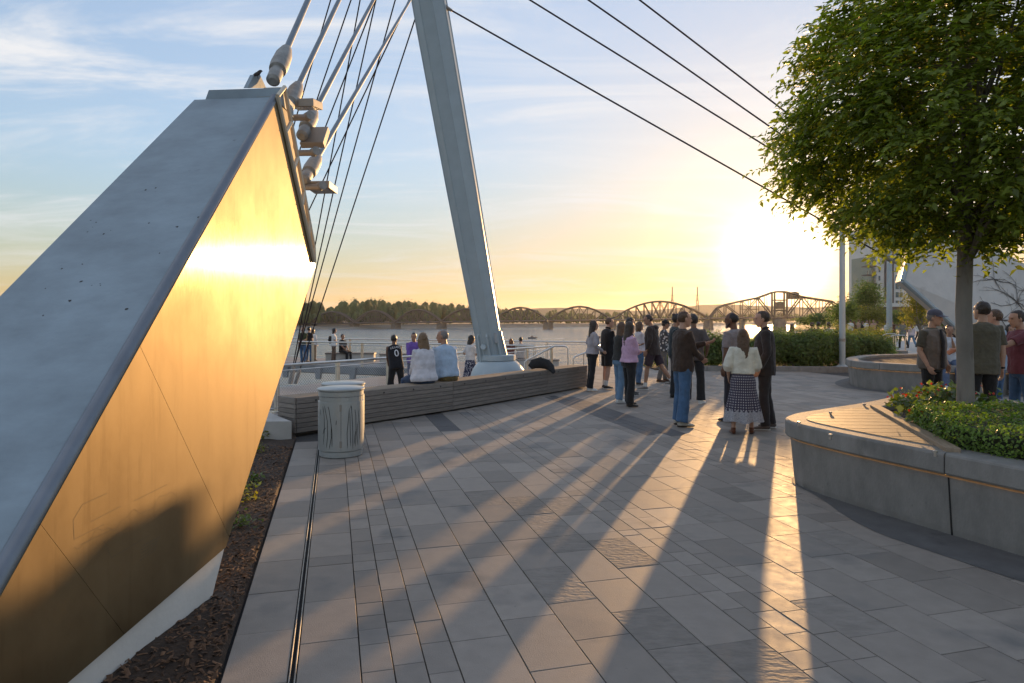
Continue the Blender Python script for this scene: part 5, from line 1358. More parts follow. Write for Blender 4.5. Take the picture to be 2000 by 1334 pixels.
        for sd in (-1, 1):
            A = s.arms[sd]; w = 1.0 if s.sex == 'm' else .84; w *= s.build**.4
            inn = s.U(V((sd*s.sw*.55, -.01, 1.39)))
            b.tube([inn, A[0], A[0].lerp(A[1], .35), A[0].lerp(A[1], .85), A[1], A[1].lerp(A[2], .3), A[1].lerp(A[2], .75), A[2]], [.05*w, .056*w, .052*w, .043*w, .040*w, .041*w, .031*w, .026*w], 10)
            s.hand(b, sd, A)
            Lg = s.legs[sd]; w = (1.0 if s.sex == 'm' else .97)*s.build**.5
            b.tube([Lg[0]+V((0, 0, .05)), Lg[0].lerp(Lg[1], .15), Lg[0].lerp(Lg[1], .6), Lg[1], Lg[1].lerp(Lg[2], .3), Lg[1].lerp(Lg[2], .75), Lg[2], Lg[2]+V((0, 0, -.03))], [.075*w, .082*w, .066*w, .052*w, .054*w, .038*w, .034*w, .036*w], 10)
            a = Lg[2]; fd = s.fdir(sd); b.tube([a-fd*.035+V((0, 0, -.045)), a+fd*.04+V((0, 0, -.045)), a+fd*.12+V((0, 0, -.058)), a+fd*.155+V((0, 0, -.062))], [(.030, .030), (.034, .032), (.040, .018), (.028, .012)], 8, ref=(1, 0, 0))
        s.bo = s.part('body', b, s.skin, smooth=2)
        fx = MB()
        for sd in (-1, 1): fx.sphere(h(sd*.031, .083, .012), (.0125, .008, .007), 8, 5, s.hq)
        s.part('eyes', fx, EYE, False, parent=s.t)
        fx = MB(); fx.tube([h(-.024, .094, -.061), h(0, .1035, -.059), h(.024, .094, -.061)], [.003, .0055, .003], 6); s.part('mouth', fx, LIP, False)
    def fdir(s, sd):
        Lg = s.legs[sd]; a = R(s.foot[0 if sd < 0 else 1])*sd
        return V((math.sin(a), math.cos(a), 0))
    def hand(s, b, sd, A):
        d = (A[2]-A[1]).normalized(); up = s.tq @ V((0, 1, 0)); up = (up-d*up.dot(d)); up = up.normalized() if up.length > .2 else (s.tq @ V((0, 0, 1))-d*d.z).normalized()
        nrm = d.cross(up)*sd                      # palm side looks towards the body
        w = A[2]; k = 1.0 if s.sex == 'm' else .9
        b.tube([w, w+d*.03*k, w+d*.085*k], [(.027*k, .019*k), (.040*k, .015*k), (.042*k, .012*k)], 8, ref=up)
        for i, (o, ln) in enumerate(((.033, .068), (.011, .078), (-.011, .072), (-.032, .056))):
            p0 = w+d*.08*k+up*o*k; c = -nrm
            b.tube([p0, p0+d*ln*.45*k+c*.006, p0+d*ln*.8*k+c*.024, p0+d*ln*.95*k+c*.045], [.0095*k, .009*k, .008*k, .0065*k], 6)
        p0 = w+d*.028*k+up*.03*k; b.tube([p0, p0+d*.03*k+up*.022*k-nrm*.01, p0+d*.06*k+up*.026*k-nrm*.02], [.013*k, .011*k, .008*k], 6)
    # ---- clothing
    def top(s, m, hem=.86, sleeve='short', ease=.014, name='shirt', neck=1.468, fold=.018, puff=1.0, label=None, hood=False, collar=None, belly=0):
        b = MB(); rings = []
        tr = s.trunk(0, .5, 1.6); lowr = tr[0]
        rings.append((hem, max(lowr[1], tr[1][1])+ease*1.3, max(lowr[2], tr[1][2])+ease*1.3, lowr[3])) if hem < .9 else None
        for z, rx, ry, yo in tr:
            if hem < .9 and z <= hem+.02: continue
            if hem >= .9 and z < hem-.01: continue
            if z > neck: continue
            loose = ease*(1.6 if z < 1.2 else 1.0)
            rings.append((z, rx+loose, ry+loose+(belly if .9 < z < 1.2 else 0), yo))
        rings.append((neck, .075, .068, -.014)); rings.append((neck+.012, .066, .06, -.014))
        s.ring_body(b, rings)
        for sd in (-1, 1):
            A = s.arms[sd]; w = (1.0 if s.sex == 'm' else .86)*s.build**.4*puff; inn = s.U(V((sd*s.sw*.5, -.01, 1.375)))
            if sleeve == 'short': b.tube([inn, A[0]+V((0, 0, -.005)), A[0].lerp(A[1], .5), A[0].lerp(A[1], .78)], [.075, .073*w, .068*w, .072*w], 12)
            elif sleeve == 'long': b.tube([inn, A[0]+V((0, 0, -.005)), A[0].lerp(A[1], .5), A[1], A[1].lerp(A[2], .5), A[1].lerp(A[2], .88), A[1].lerp(A[2], .96)], [.073, .072*w, .064*w, .057*w, .053*w, .047*w, .040*w], 12)
            elif sleeve == 'elbow': b.tube([inn, A[0]+V((0, 0, -.005)), A[0].lerp(A[1], .6), A[1], A[1].lerp(A[2], .3), A[1].lerp(A[2], .4)], [.072, .074*w, .078*w, .080*w, .070*w, .048*w], 12)
        if hood: 
            b.tube([s.U(V((-.10, -.03, 1.44))), s.U(V((-.06, -.12, 1.44))), s.U(V((.06, -.12, 1.44))), s.U(V((.10, -.03, 1.44)))], [.035, .05, .05, .035], 8)
        o = s.part(name, b, m, fold=fold, label=label)
        if collar:
            b = MB(); b.tube([s.U(V((-.055, .045, 1.475))), s.U(V((-.072, -.02, 1.50))), s.U(V((0, -.075, 1.505))), s.U(V((.072, -.02, 1.50))), s.U(V((.055, .045, 1.475)))], [(.012, .02)]*5, 6); s.part('collar', b, collar, False, parent=o)
        return o
    def legwear(s, m, length=1.0, flare=.0, ease=.012, name='trousers', fold=.016, waist=1.03):
        b = MB(); tr = s.trunk(0, .5, waist); hp = s.hipc
        rings = [(waist, tr[-1][1]+ease*.6, tr[-1][2]+ease*.6, 0)]
        for z, rx, ry, yo in reversed(tr): rings.append((z, rx+ease, ry+ease, yo)) if z < waist-.01 else None
        rings.append((.80, .125*s.build, .095*s.build, 0)); s.ring_body(b, rings[::-1])
        for sd in (-1, 1):
            Lg = s.legs[sd]; w = s.build**.5; e = ease
            P_ = [Lg[0]+V((0, 0, .06)), Lg[0].lerp(Lg[1], .12), Lg[0].lerp(Lg[1], .55), Lg[0].lerp(Lg[1], .85), Lg[1], Lg[1].lerp(Lg[2], .35), Lg[1].lerp(Lg[2], .75), Lg[2]+V((0, 0, -.012))]
            r_ = [.082*w+e, .088*w+e, .072*w+e, .062*w+e, .060*w+e, .060*w+e+flare*.3, .054*w+e+flare*.7, .056*w+e+flare]
            if length < 1.0:
                k = 4 if length > .45 else 3; P_, r_ = P_[:k], r_[:k]; r_[-1] += .014; r_[-2] += .008
            b.tube(P_, r_, 12)
        return s.part(name, b, m, fold=fold)
    def skirt(s, m, hem=.20, wd=.30, waist=1.04, folds=9, dp=.27):
        b = MB(); n = 72; rings = 16; vs = []; hz = s.hipc.z-.92
        for i in range(rings):
            t = i/(rings-1); z = waist+(hem-waist)*t; k = t**.8
            rx = .135+(wd-.135)*k+.04*math.sin(min(1, t*3)*math.pi)*.6; ry = .105+(dp-.105)*k+.035*math.sin(min(1, t*3)*math.pi)*.6
            for q in range(n):
                w = 2*math.pi*q/n; f = 1+(.02+.10*t)*t*math.cos(folds*w+.7*math.sin(2*w)+t)
                vs.append(V((rx*f*math.cos(w), ry*f*math.sin(w)-.005, z+hz+.012*t*math.sin(5*w))))
        b.add(vs, [(i*n+k, (i+1)*n+k, (i+1)*n+(k+1) % n, i*n+(k+1) % n) for i in range(rings-1) for k in range(n)])
        return s.part('skirt', b, m, False)
    def shoes(s, m, sole=None, kind='sneaker', name='shoe'):
        for sd in (-1, 1):
            a = s.legs[sd][2]; fd = s.fdir(sd); b = MB(); z = V((0, 0, 1)); sh = (s.legs[sd][1]-a).normalized()
            if sh.z < .5: q_ = V((0, 0, 1))
            b.tube([a-fd*.062-z*.050, a-fd*.045-z*.040, a+fd*.01-z*.034, a+fd*.07-z*.046, a+fd*.13-z*.054, a+fd*.175-z*.058, a+fd*.190-z*.062], [(.022, .022), (.036, .038), (.040, .045), (.044, .032), (.048, .024), (.038, .018), (.015, .008)], 12, ref=(1, 0, 0))
            if kind != 'sandal': b.tube([a-z*.05, a+sh*.028], [.044, .040], 10)
            sh_o = s.part(name, b, m, vox=.009/s.s, smooth=2)
            if sole:
                b = MB(); b.tube([a-fd*.068-z*.071, a-fd*.03-z*.071, a+fd*.03-z*.071, a+fd*.12-z*.071, a+fd*.17-z*.069, a+fd*.195-z*.066], [(.03, .011), (.040, .012), (.042, .012), (.050, .012), (.042, .012), (.018, .010)], 12, ref=(1, 0, 0)); s.part('sole', b, sole, False, parent=sh_o)
    def hair(s, kind, m, length=0.0, label=None):
        b = MB(); n, mm = 22, 14; vs = []; h = lambda p: s.headc+s.hq @ V(p)
        K = {'short': 1.0, 'buzz': .955, 'curly': 1.13, 'long': 1.03, 'bob': 1.05, 'bun': 1.02}[kind]
        for i in range(mm+1):
            th = math.pi*i/mm
            for k in range(n):
                w = 2*math.pi*k/n; d = V((math.sin(th)*math.cos(w), math.sin(th)*math.sin(w), math.cos(th)))
                p = V((d.x*.0825*K, -.013+d.y*.105*K, .022+d.z*.106*K))
                hl = .066+.02*abs(d.x) if p.y > .03 else (-.01 if p.y > -.005 else (-.055 if kind in ('short', 'buzz', 'curly') else -.095))
                if kind in ('long', 'bob') and .0 <= p.y <= .05 and abs(p.x) > .05: hl = -.09
                if p.z < hl: p = V((p.x*.72, -.01+(p.y+.01)*.72, p.z*.9))
                vs.append(h(p))
        b.add(vs, [(i*n+k, (i+1)*n+k, (i+1)*n+(k+1) % n, i*n+(k+1) % n) for i in range(mm) for k in range(n)])
        if kind in ('long', 'bob'):
            L_ = length or (.30 if kind == 'long' else .12); up = s.hq @ V((0, 0, 1)); base = h((0, -.055, .04)); pts = [base]; rr = [(.070, .05)]
            bk = s.tq @ V((0, -1, 0))
            for k in range(1, 9):
                t = k/8; p = base-V((0, 0, 1))*(L_+.10)*t+bk*(.020*math.sin(min(1, t*1.3)*math.pi*.5)+.035*t*(1 if L_ > .2 else 0)); pts.append(p)
                wv = 1+.05*math.sin(k*2.1); rr.append(((.080+.018*math.sin(t*3.0))*wv*(1-.35*t**5), .050-.012*t))
            b.tube(pts, rr, 16, ref=s.hq @ V((1, 0, 0)))
            for sd in (-1, 1): b.tube([h((sd*.068, -.005, .05)), h((sd*.080, -.005, -.03)), h((sd*.078, -.02, -.10)), h((sd*.07, -.05, -.17))], [.018, .024, .026, .012], 8)
        if kind == 'bun': b.sphere(h((0, -.085, .09)), .045, 10, 7)
        return s.part('hair', b, m, vox=.009/s.s, smooth=2, fold=.016 if kind != 'buzz' else .006, tex=TEXH, label=label)
    def cap(s, m, back=False):
        b = MB(); h = lambda p: s.headc+s.hq @ V(p); f = -1 if back else 1
        n = 18; vs = []
        for i in range(7):
            th = (math.pi/2)*i/6
            for k in range(n):
                w = 2*math.pi*k/n; vs.append(h((.088*math.cos(th)*math.cos(w), -.008+.112*math.cos(th)*math.sin(w), .048+.092*math.sin(th)**.8)))
        b.add(vs, [(i*n+k, i*n+(k+1) % n, (i+1)*n+(k+1) % n, (i+1)*n+k) for i in range(6) for k in range(n)])
        cp = s.part('cap', b, m, False); b = MB(); vs = []
        for k in range(9):
            w = math.pi*(k/8); vs.append(h((.080*math.cos(w), f*(.03+.075*math.sin(w)), .052))); vs.append(h((.078*math.cos(w), f*(.04+.145*math.sin(w)), .040-.012*abs(math.cos(w)))))
        b.add(vs, [(2*k, 2*k+1, 2*k+3, 2*k+2) for k in range(8)]); s.part('brim', b, m, False, parent=cp)
def at(px, fy, hy, z0=0.0, seat=False):
    d = (CAMH-z0)*FPX/(fy-HY); return (px-CX)/FPX*d, d, (fy-hy)/FPX*d
C = cloth
blk = C('black_cotton', (.018, .017, .018)); wht = C('white_cotton', (.62, .61, .60)); whs = mat('white_rubber', (.66, .65, .62), .6); dks = mat('black_leather', (.02, .018, .017), .45)
jean = C('blue_denim', (.06, .12, .22)); jeanl = C('pale_denim', (.13, .22, .33)); navy = C('navy_cotton', (.02, .028, .055))

# ---- group by the bench end
x, y, H = at(1157, 763, 626); p = Person('woman in grey jacket and black trousers at the bench end', x, y, 0, 0, H, 'f', 78, 'fair', armL='bag', armR=(.20, .20, 1.0), legL=(2, 3, 2), legR=(-4, 3, 2))
p.top(C('grey_jacket', (.34, .31, .33)), .93, 'long', .026, 'jacket', fold=.03); p.legwear(blk, 1, .012); p.shoes(whs, whs); p.hair('long', HR['dark'], .30)
x, y, H = at(1186, 759, 620); p = Person('broad man in black polo and black shorts with white socks', x, y, 0, 0, H, 'm', 70, 'fair', armL='crossed', armR=(-.06, .24, 1.10), build=1.12, hyaw=15, legL=(4, 4, 2), legR=(-4, 5, 2))
p.top(blk, .84, 'short', .022, 'polo_shirt', collar=blk); p.legwear(blk, .5, name='shorts', ease=.024); p.shoes(dks, whs); p.hair('short', HR['brown'])
b = MB()
for sd in (-1, 1): b.tube([p.legs[sd][2], p.legs[sd][2].lerp(p.legs[sd][1], .30)], [.044, .050], 10)
p.part('socks', b, wht, False)
x, y, H = at(1211, 786, 629); p = Person('woman with long wavy hair in dark top and pale jeans', x, y, 0, 0, H, 'f', 62, 'fair', armL='front', armR='front', legR=(-3, 3, 2))
p.top(C('dark_knit', (.03, .03, .028)), .92, 'long', .02); p.legwear(jeanl, 1, .006); p.shoes(whs, whs); p.hair('long', HR['brown'], .42)
x, y, H = at(1229, 793, 628); p = Person('woman in pink sweatshirt and black trousers with arms folded', x, y, 0, 0, H, 'f', 72, 'fair', armL='crossed', armR=(-.05, .24, 1.10), hyaw=-8, legL=(3, 5, 2), legR=(-3, 6, 2), build=1.06)
p.top(C('pink_fleece', (.52, .33, .46)), .93, 'long', .030, 'sweatshirt', fold=.03, puff=1.15); p.legwear(blk, 1, .012, ease=.016); p.shoes(dks, None, 'sandal', 'sandal'); p.hair('long', HR['dark'], .34)
x, y, H = at(1229, 771, 621); p = Person('woman with sunglasses and navy top behind the pink sweatshirt', x, y, 0, 0, H, 'f', 105, 'tan', armL='crossed', armR='crossed')
p.top(navy, .90, 'long', .016); p.legwear(jean, 1); p.shoes(dks, whs); p.hair('bob', HR['black'], .16)
b = MB(); h = lambda q: p.headc+p.hq @ V(q)
for sd in (-1, 1): b.sphere(h((sd*.033, .092, .012)), (.028, .008, .020), 10, 6, p.hq); b.tube([h((sd*.06, .08, .016)), h((sd*.078, .0, .012))], .003, 5)
p.part('sunglasses', b, mat('dark_lens', (.01, .01, .012), .1), False)
x, y, H = at(1249, 752, 628); p = Person('woman with bobbed hair in white shirt and blue jeans', x, y, 0, 0, H, 'f', 75, 'fair', armL='front', armR='crossed')
p.top(C('pale_shirt', (.50, .47, .50)), .90, 'long', .02); p.legwear(jean, 1); p.shoes(dks, whs); p.hair('bob', HR['brown'], .10)
x, y, H = at(1275, 761, 612); p = Person('man in dark hooded jacket and shorts stepping, looking left', x, y, 0, 0, H, 'm', -62, 'tan', armL='pocket', armR='pocket', lean=5, hyaw=-20, hpitch=8, legL=(12, 6, 6), legR=(-22, 2, 10))
p.top(C('dark_brown_fleece', (.045, .032, .028)), .80, 'long', .030, 'hooded_jacket', fold=.03, hood=True); p.legwear(C('maroon_shorts', (.045, .028, .035)), .5, name='shorts', ease=.024); p.shoes(C('grey_suede', (.20, .18, .165)), whs); p.hair('short', HR['dark'])
b = MB()
for sd in (-1, 1): b.tube([p.legs[sd][2], p.legs[sd][2].lerp(p.legs[sd][1], .22)], [.044, .048], 10)
p.part('socks', b, wht, False)
x, y, H = at(1296, 746, 625); p = Person('person in black and white print jacket and grey trousers', x, y, 0, 0, H, 'f', 92, 'tan', armL='front', armR='phone', legL=(8, 3, 3), legR=(-10, 3, 4))
p.top(patt('black_white_print', (.05, .05, .055), (.58, .56, .55), 14, .35), .88, 'long', .026, 'jacket'); p.legwear(C('grey_chino', (.13, .115, .105)), 1); p.shoes(C('brown_leather', (.10, .05, .03)), dks); p.hair('short', HR['black']); p.cap(blk)
x, y, H = at(1316, 739, 631); p = Person('person in white trousers half hidden behind brown sweater man', x, y, 0, 0, H, 'f', 200, 'fair', armL='front', armR='front')
p.top(C('charcoal_top', (.05, .048, .05)), .90, 'long', .02); p.legwear(C('cream_trousers', (.50, .46, .42)), 1, .01); p.shoes(whs, whs); p.hair('bob', HR['dark'], .14)
x, y, H = at(1318, 775, 613); p = Person('tall person with hair bun in dark clothes behind brown sweater man', x, y, 0, 0, H, 'm', 100, 'tan', armL='front', armR='front')
p.top(C('dark_teal_top', (.03, .04, .045)), .86, 'long', .02); p.legwear(C('dark_trousers', (.022, .024, .028)), 1, .012); p.shoes(dks, dks); p.hair('bun', HR['black'])

# ---- two talking groups in front
x, y, H = at(1333, 831, 608); p = Person('man in brown sweater and blue jeans gesturing with raised hand', x, y, 0, 0, H, 'm', 78, 'fair', armL=(.02, .40, 1.27), armR=(.05, .30, 1.02), hyaw=5, legL=(4, 3, 3), legR=(-3, 3, 2), vox=.009)
p.top(C('brown_wool', (.050, .032, .024)), .83, 'long', .024, 'sweater', fold=.026); p.legwear(jean, 1, .022, ease=.020, fold=.022); p.shoes(C('white_suede', (.42, .39, .33)), mat('gum_sole', (.05, .035, .025), .6)); p.hair('short', HR['brown'])
x, y, H = at(1356, 787, 614); p = Person('man in grey shirt seen from behind with white sneakers', x, y, 0, 0, H, 'm', 28, 'brown', armL='front', armR=(.22, .10, .98), hyaw=-20, legL=(3, 4, 2), legR=(-3, 4, 2))
p.top(C('grey_brown_tee', (.085, .070, .066)), .84, 'short', .020); p.legwear(blk, 1, .016, ease=.018); p.shoes(whs, whs); p.hair('curly', HR['black'])
x, y, H = at(1434, 822, 610); p = Person('bearded man in grey printed shirt turned towards the left', x, y, 0, 0, H, 'm', -38, 'brown', armL='down', armR='pocket', hyaw=-18, build=1.06, legL=(0, 4, 2), legR=(0, 4, 2))
gm = C('grey_tee', (.23, .21, .215)); tee = p.top(gm, .86, 'short', .024, fold=.024); p.legwear(C('dark_navy_trousers', (.03, .03, .04)), 1, .012, ease=.018); p.shoes(dks, dks); p.hair('buzz', HR['black'])
b = MB(); h = lambda q: p.headc+p.hq @ V(q)
b.tube([h((-.066, .01, -.05)), h((-.055, .055, -.085)), h((0, .088, -.105)), h((.055, .055, -.085)), h((.066, .01, -.05))], [.012, .020, .026, .020, .012], 8); p.part('beard', b, HR['black'], False)
b = MB()                                # faded round print between the shoulder blades
for r0, r1 in ((.085, .075), (.055, .035)):
    n = 28; vs = []
    for k in range(n):
        w = 2*math.pi*k/n
        for r in (r0, r1): vs.append(p.U(V((r*math.cos(w)+.01, -.146-.004*math.cos(w*2), 1.26+r*math.sin(w)))))
    b.add(vs, [(2*k, 2*k+1, (2*k+3) % (2*n), (2*k+2) % (2*n)) for k in range(n)])
p.part('shirt_print', b, C('faded_print', (.42, .42, .42)), False, parent=tee)
x, y, H = at(1451, 847, 642); p = Person('woman in cream sweater and long patterned skirt seen from behind', x, y, 0, 0, H, 'f', 12, 'fair', armL=(.22, .10, .92), armR=(.16, .22, .98), hyaw=14, tilt=0, vox=.009, legL=(0, 5, 0), legR=(0, 5, 0), foot=(4, 10), build=1.05)
p.top(C('cream_wool', (.60, .58, .50), bump=.010), 1.0, 'elbow', .028, 'sweater', fold=.026, puff=1.22); p.skirt(patt('dotted_skirt', (.045, .038, .065), (.46, .43, .44), 36, .30, True, .40), .22, .30); p.shoes(C('brown_clog', (.13, .045, .02), .4), mat('wooden_heel', (.06, .025, .012), .5), 'clog', 'clog'); p.hair('long', HR['brown'], .36)
x, y, H = at(1494, 838, 607); p = Person('tall man in dark jacket and trousers facing left', x, y, 0, 0, H, 'm', -72, 'fair', armL='pocket', armR='pocket', hyaw=-6, vox=.009, legL=(3, 2, 2), legR=(-5, 2, 3))
p.top(C('charcoal_suit', (.032, .026, .026), .8), .80, 'long', .026, 'jacket', fold=.02, collar=C('charcoal_suit', (0, 0, 0))); p.legwear(C('charcoal_trousers', (.028, .024, .025), .8), 1, .004, ease=.012); p.shoes(C('grey_sneaker', (.11, .09, .08)), whs); p.hair('short', HR['dark'])

# ---- at the far planter
def at2(px, d): return (px-CX)/FPX*d
d = 10.6; p = Person('man in cap and quilted vest with hands in pockets', at2(1820, d), d, 0, 0, 1.80, 'm', 158, 'fair', armL='pocket', armR='pocket', build=1.08, hyaw=-18, legL=(0, 5, 0), legR=(0, 5, 0), vox=.009)
sh = p.top(C('olive_shirt', (.085, .075, .055)), .84, 'short', .018); vs_ = p.top(C('grey_vest', (.15, .125, .105), bscale=10), .86, 'none', .030, 'vest', neck=1.46); p.legwear(blk, 1, 0, ease=.010); p.shoes(dks, dks); p.hair('short', HR['grey']); p.cap(C('slate_cap', (.09, .09, .12)))
b = MB(); b.tube([p.U(V((0, .135, 1.455))), p.U(V((0, .183, 1.28))), p.U(V((0, .180, 1.05))), p.U(V((0, .178, .87)))], [(.030, .008), (.038, .008), (.040, .008), (.045, .008)], 8, ref=(1, 0, 0)); p.part('vest_opening', b, blk, False, parent=vs_)
d = 9.45; p = Person('man in olive shirt seen from behind right of trunk', at2(1918, d), d, 0, 0, 1.90, 'm', 8, 'fair', armL='front', armR=(.27, .04, .80), hyaw=-20, build=1.05)
p.top(C('olive_tee', (.10, .088, .062)), .80, 'short', .022, fold=.022); p.legwear(blk, 1); p.shoes(dks, dks); p.hair('short', HR['dark'])
b = MB(); A = p.arms[1]; q = A[1].lerp(A[2], .9); dd_ = (A[2]-A[1]).normalized(); b.tube([q-dd_*.012, q+dd_*.012], .034, 12); p.part('wristband', b, blk, False)
d = 10.4; p = Person('man in pale blue shirt and jeans among the group at right', at2(1944, d), d, 0, 0, 1.80, 'm', -32, 'fair', armL='reach', armR=(.22, .12, .90), hyaw=-25)
p.top(C('sky_blue_cotton', (.24, .33, .44)), .84, 'short', .022); p.legwear(jean, 1, .01, ease=.018); p.shoes(dks, whs); p.hair('short', HR['brown'])
d = 9.6; p = Person('man in maroon shirt reaching out at right picture edge', at2(1996, d), d, 0, 0, 1.78, 'm', -84, 'fair', armL=(.10, .50, 1.20), armR=(.20, .30, 1.05), hyaw=0)
p.top(C('maroon_tee', (.16, .045, .06)), .85, 'short', .02); p.legwear(jean, 1, .01); p.shoes(whs, whs); p.hair('short', HR['dark'])
d = 14.62; p = Person('person in black with white shoes seated on the far planter', at2(1973, d), d, 0, 0, 1.68, 'f', 190, 'tan', seat=.64, legL=(58, 6, 62), legR=(60, 6, 66), armL='lap', armR='lap', vox=.014)
p.top(blk, .88, 'short', .018); p.legwear(blk, 1); p.shoes(whs, whs); p.hair('bob', HR['black'], .12)
d = 14.75; p = Person('person in white top and jeans seated on planter beside the trunk', at2(1853, d), d, 0, 0, 1.68, 'm', 205, 'tan', seat=.64, legL=(62, 6, 66), legR=(70, 4, 50), armL='chin', armR='lap', lean=10, vox=.014)
p.top(C('white_blue_tee', (.50, .52, .56)), .88, 'short', .018); p.legwear(C('mid_denim', (.08, .11, .18)), 1); p.shoes(whs, whs); p.hair('short', HR['dark'])
d = 21.4; p = Person('dark haired person in black standing beyond the seated one', at2(1857, d), d, 0, 0, 1.66, 'f', 20, 'tan', vox=.02)
p.top(blk, .86, 'long', .02); p.legwear(blk); p.shoes(dks); p.hair('bob', HR['black'], .15)

# ---- on the pier side
x, y, H = at(773, 777, 651, DZ); jp = p = Person('man in black basketball jersey number zero leaning on railing', -3.13, 18.0, DZ, 0, 1.74, 'm', -28, 'brown', lean=14, armL='rail', armR='rail', hyaw=45, vox=.012, legL=(4, 5, 4), legR=(-2, 5, 2))
jo = p.top(C('black_jersey', (.014, .014, .018)), .80, 'none', .024, 'jersey'); p.legwear(blk, 1, .02, ease=.026); p.shoes(dks, whs); p.hair('short', HR['black'])
p = Person('man in purple sweatshirt resting his arms on the railing', -2.98, 20.1, DZ, 0, 1.76, 'm', 168, 'tan', lean=16, armL='rail', armR='rail', hyaw=22, vox=.012)
p.top(C('purple_fleece', (.155, .09, .36)), .84, 'long', .028, 'sweatshirt', fold=.028); p.legwear(C('navy_trousers', (.03, .045, .12)), 1); p.shoes(dks, whs); p.hair('short', HR['black'])
bn = perp(BA, BB)
sp_ = BA+(BB-BA)*.835+bn*.20; p = Person('long haired woman in white blouse seated on the bench, back view', sp_.x, sp_.y, DZ+.5, 0, 1.66, 'f', -42, 'fair', seat=BH+.012, legL=(82, 8, 80), legR=(82, 8, 80), armL='lap', armR='lap', hyaw=18, build=1.2, lean=4, vox=.010)
p.top(C('white_blouse', (.55, .54, .58)), .86, 'long', .040, 'blouse', fold=.016); p.legwear(C('dark_denim', (.03, .05, .10)), 1); p.shoes(dks); p.hair('long', HR['light'], .30)
sp_ = BA+(BB-BA)*1.0+(BD-BB)*.015+bn*.22; p = Person('grey haired man in light blue shirt seated on the bench', sp_.x+.03, sp_.y, DZ+.5, 0, 1.78, 'm', -38, 'tan', seat=BH+.012, legL=(82, 10, 80), legR=(82, 10, 80), armL='lap', armR='lap', hyaw=-42, build=1.14, lean=14, vox=.010)
p.top(C('light_blue_shirt', (.36, .46, .58)), .88, 'long', .026, fold=.016); p.legwear(C('olive_trousers', (.13, .095, .04)), 1); p.shoes(dks); p.hair('buzz', HR['grey'])
p = Person('woman in white top and navy floral skirt beside the mast', at2(919, 19.2), 19.2, DZ, 0, 1.68, 'f', 55, 'tan', armL='bag', armR='phone', hpitch=10, vox=.014)
p.top(C('white_top', (.56, .55, .56)), .98, 'short', .022); p.skirt(patt('navy_floral', (.02, .025, .06), (.40, .40, .46), 22, .33), .38, .25, folds=7, dp=.23); p.shoes(C('tan_sandal', (.2, .1, .05)), None, 'sandal', 'sandal'); p.hair('long', HR['black'], .22)
p = Person('woman in white shirt with backpack on the far pier walk', at2(652, 32.6), 32.6, DZ, 0, 1.68, 'f', 80, 'fair', armL='front', armR='front', vox=.018)
p.top(wht, .84, 'short', .022); p.legwear(C('brown_trousers', (.12, .08, .06))); p.shoes(dks); p.hair('bob', HR['black'], .16)
b = MB(); b.tube([p.U(V((0, -.16, .98))), p.U(V((0, -.20, 1.15))), p.U(V((0, -.18, 1.36)))], [(.13, .06), (.15, .09), (.11, .05)], 10); p.part('backpack', b, blk, False)
far = [('person in dark jacket seated on the far concrete seat', 669, 33.3, 'm', 120, blk, blk, 'dark', DZ, .45), ('left one of two people seated right of the mast', 998, 28.3, 'f', -10, C('red_brown_top', (.12, .03, .025)), blk, 'red', DZ, .45), ('right one of two people seated right of the mast', 1017, 28.3, 'm', 5, C('cream_tee', (.45, .38, .33)), blk, 'black', DZ, .45),
       ('person in black behind the cables on the far walk', 604, 33.0, 'm', 30, blk, jean, 'black', DZ, None), ('pale clothed person behind the cables at far left', 612, 34.0, 'f', 20, wht, C('tan_trousers', (.25, .18, .12)), 'light', DZ, None), ('person in green behind the cables nearest the steel fin', 592, 32.2, 'm', 200, C('dark_green', (.05, .06, .03)), jean, 'black', DZ, None),
       ('long haired person standing beyond the shrubs, leftmost', 1548, 26.2, 'f', 30, wht, blk, 'brown', -.22, None), ('person in brown top standing beyond the shrubs, second', 1584, 27.4, 'm', 60, C('brown_top', (.10, .05, .035)), blk, 'dark', -.22, None), ('dark haired person standing beyond the shrubs, third', 1598, 27.0, 'm', 0, C('dark_red_top', (.07, .03, .025)), blk, 'black', -.22, None), ('person in white standing beyond shrubs, near the flagpole', 1619, 27.6, 'm', 10, wht, blk, 'black', -.22, None), ('person standing directly behind the flagpole', 1639, 28.4, 'f', 20, C('peach_top', (.4, .25, .2)), blk, 'light', -.22, None),
       ('man in grey shirt walking away on the promenade', 1763, 41.5, 'm', -5, C('grey_tee_b', (.16, .17, .18)), blk, 'red', -.2, None), ('red haired woman in white top and jeans walking away', 1780, 41.5, 'f', 0, C('white_pink', (.55, .47, .50)), jeanl, 'red', -.2, None), ('man in white shirt just left of second pole', 1731, 44, 'm', 90, wht, blk, 'dark', -.2, None), ('person in maroon just right of second pole', 1744, 44, 'm', -90, C('maroon_b', (.10, .035, .03)), blk, 'dark', -.2, None), ('person with pale top behind the walking couple', 1795, 55, 'f', 180, wht, blk, 'dark', -.2, None), ('person in black behind the walking couple', 1772, 58, 'm', 180, blk, blk, 'black', -.2, None)]
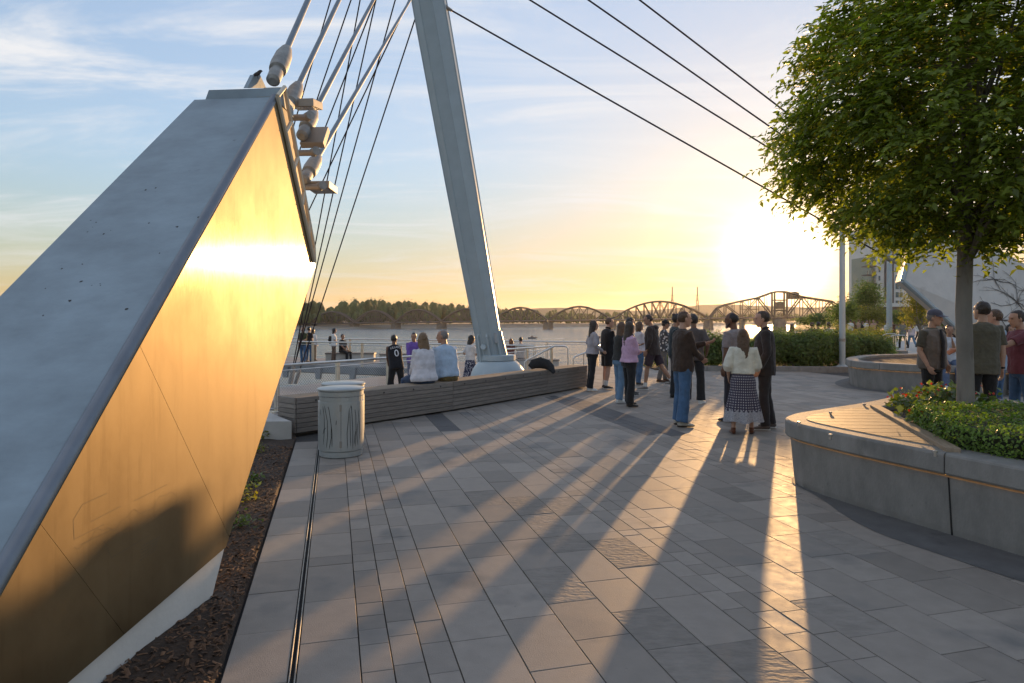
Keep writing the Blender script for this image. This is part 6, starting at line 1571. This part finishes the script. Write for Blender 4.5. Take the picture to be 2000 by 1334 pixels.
for k in range(8): far.append((['distant person in the crowd below the bank trees, first from left', 'second distant person from left in the crowd', 'third distant person from left in the crowd', 'fourth distant person from left in the crowd', 'fifth distant person from left in the crowd', 'sixth distant person from left in the crowd', 'seventh distant person from left in the crowd', 'last distant person of the crowd nearest the second pole'][k], 1661+k*7.5, 54+3*(k % 3), 'mf'[k % 2], 40*k, [wht, C('brown_top', (0, 0, 0)), C('peach_top', (0, 0, 0)), blk][k % 4], blk, ['dark', 'red', 'light', 'brown'][k % 4], -.2, None))
for lab, px, d, sx, hd, ms, ml, hr, z0, seat in far:
    w = 'walking' in lab
    g = 'distant crowd on the promenade' if 'distant' in lab else None
    p = Person(lab, at2(px, d), d, z0, 0, (1.75 if sx == 'm' else 1.65)+random.uniform(-.03, .03), sx, hd, random.choice(('fair', 'tan')), vox=.024, seat=seat, armL='lap' if seat else 'front', armR='lap' if seat else 'down', legL=(80, 6, 80) if seat else ((14, 3, 6) if w else (2, 3, 2)), legR=(80, 6, 80) if seat else ((-14, 3, 14) if w else (-2, 3, 2)), group=g)
    p.top(ms, .86, 'short' if sx == 'm' else 'long', .022); p.legwear(ml); p.shoes(dks); p.hair('long' if 'long haired' in lab or 'red haired' in lab else ('bob' if sx == 'f' else 'short'), HR[hr])

# lettering on the jersey: laid flat on the back of the shirt
def lettering(txt, size, z, p, parent):
    cu = bpy.data.curves.new('lettering', 'FONT'); cu.body = txt; cu.size = size; cu.align_x = 'CENTER'; cu.align_y = 'CENTER'; cu.extrude = .0006
    ob = bpy.data.objects.new('tmp', cu); COL.objects.link(ob); dg = bpy.context.evaluated_depsgraph_get(); me = bpy.data.meshes.new_from_object(ob.evaluated_get(dg)); bpy.data.objects.remove(ob)
    W_ = .5
    for v in me.vertices:
        X, Y = v.co.x, v.co.y
        arch = -(X*X)*1.2 if len(txt) > 1 else 0
        y_ = -(.150+v.co.z*1.0)+.9*X*X
        c = p.U(V((X, y_, z+Y+arch))); v.co = c
    me.materials.clear(); o = obj('lettering', me, C('white_print', (.70, .70, .72)), None); o.parent = parent; o['label'] = 'white lettering on the back of the jersey'
# bake the grown surfaces
bpy.context.view_layer.update()
dg = bpy.context.evaluated_depsgraph_get(); NT = 0
newm = [(o, bpy.data.meshes.new_from_object(o.evaluated_get(dg))) for o in BAKE]
for o, me in newm:
    o.modifiers.clear(); o.data = me; NT += len(me.polygons)
print('people quads', NT)
lettering('LILLARD', .082, 1.375, jp, jo); lettering('0', .27, 1.20, jp, jo)
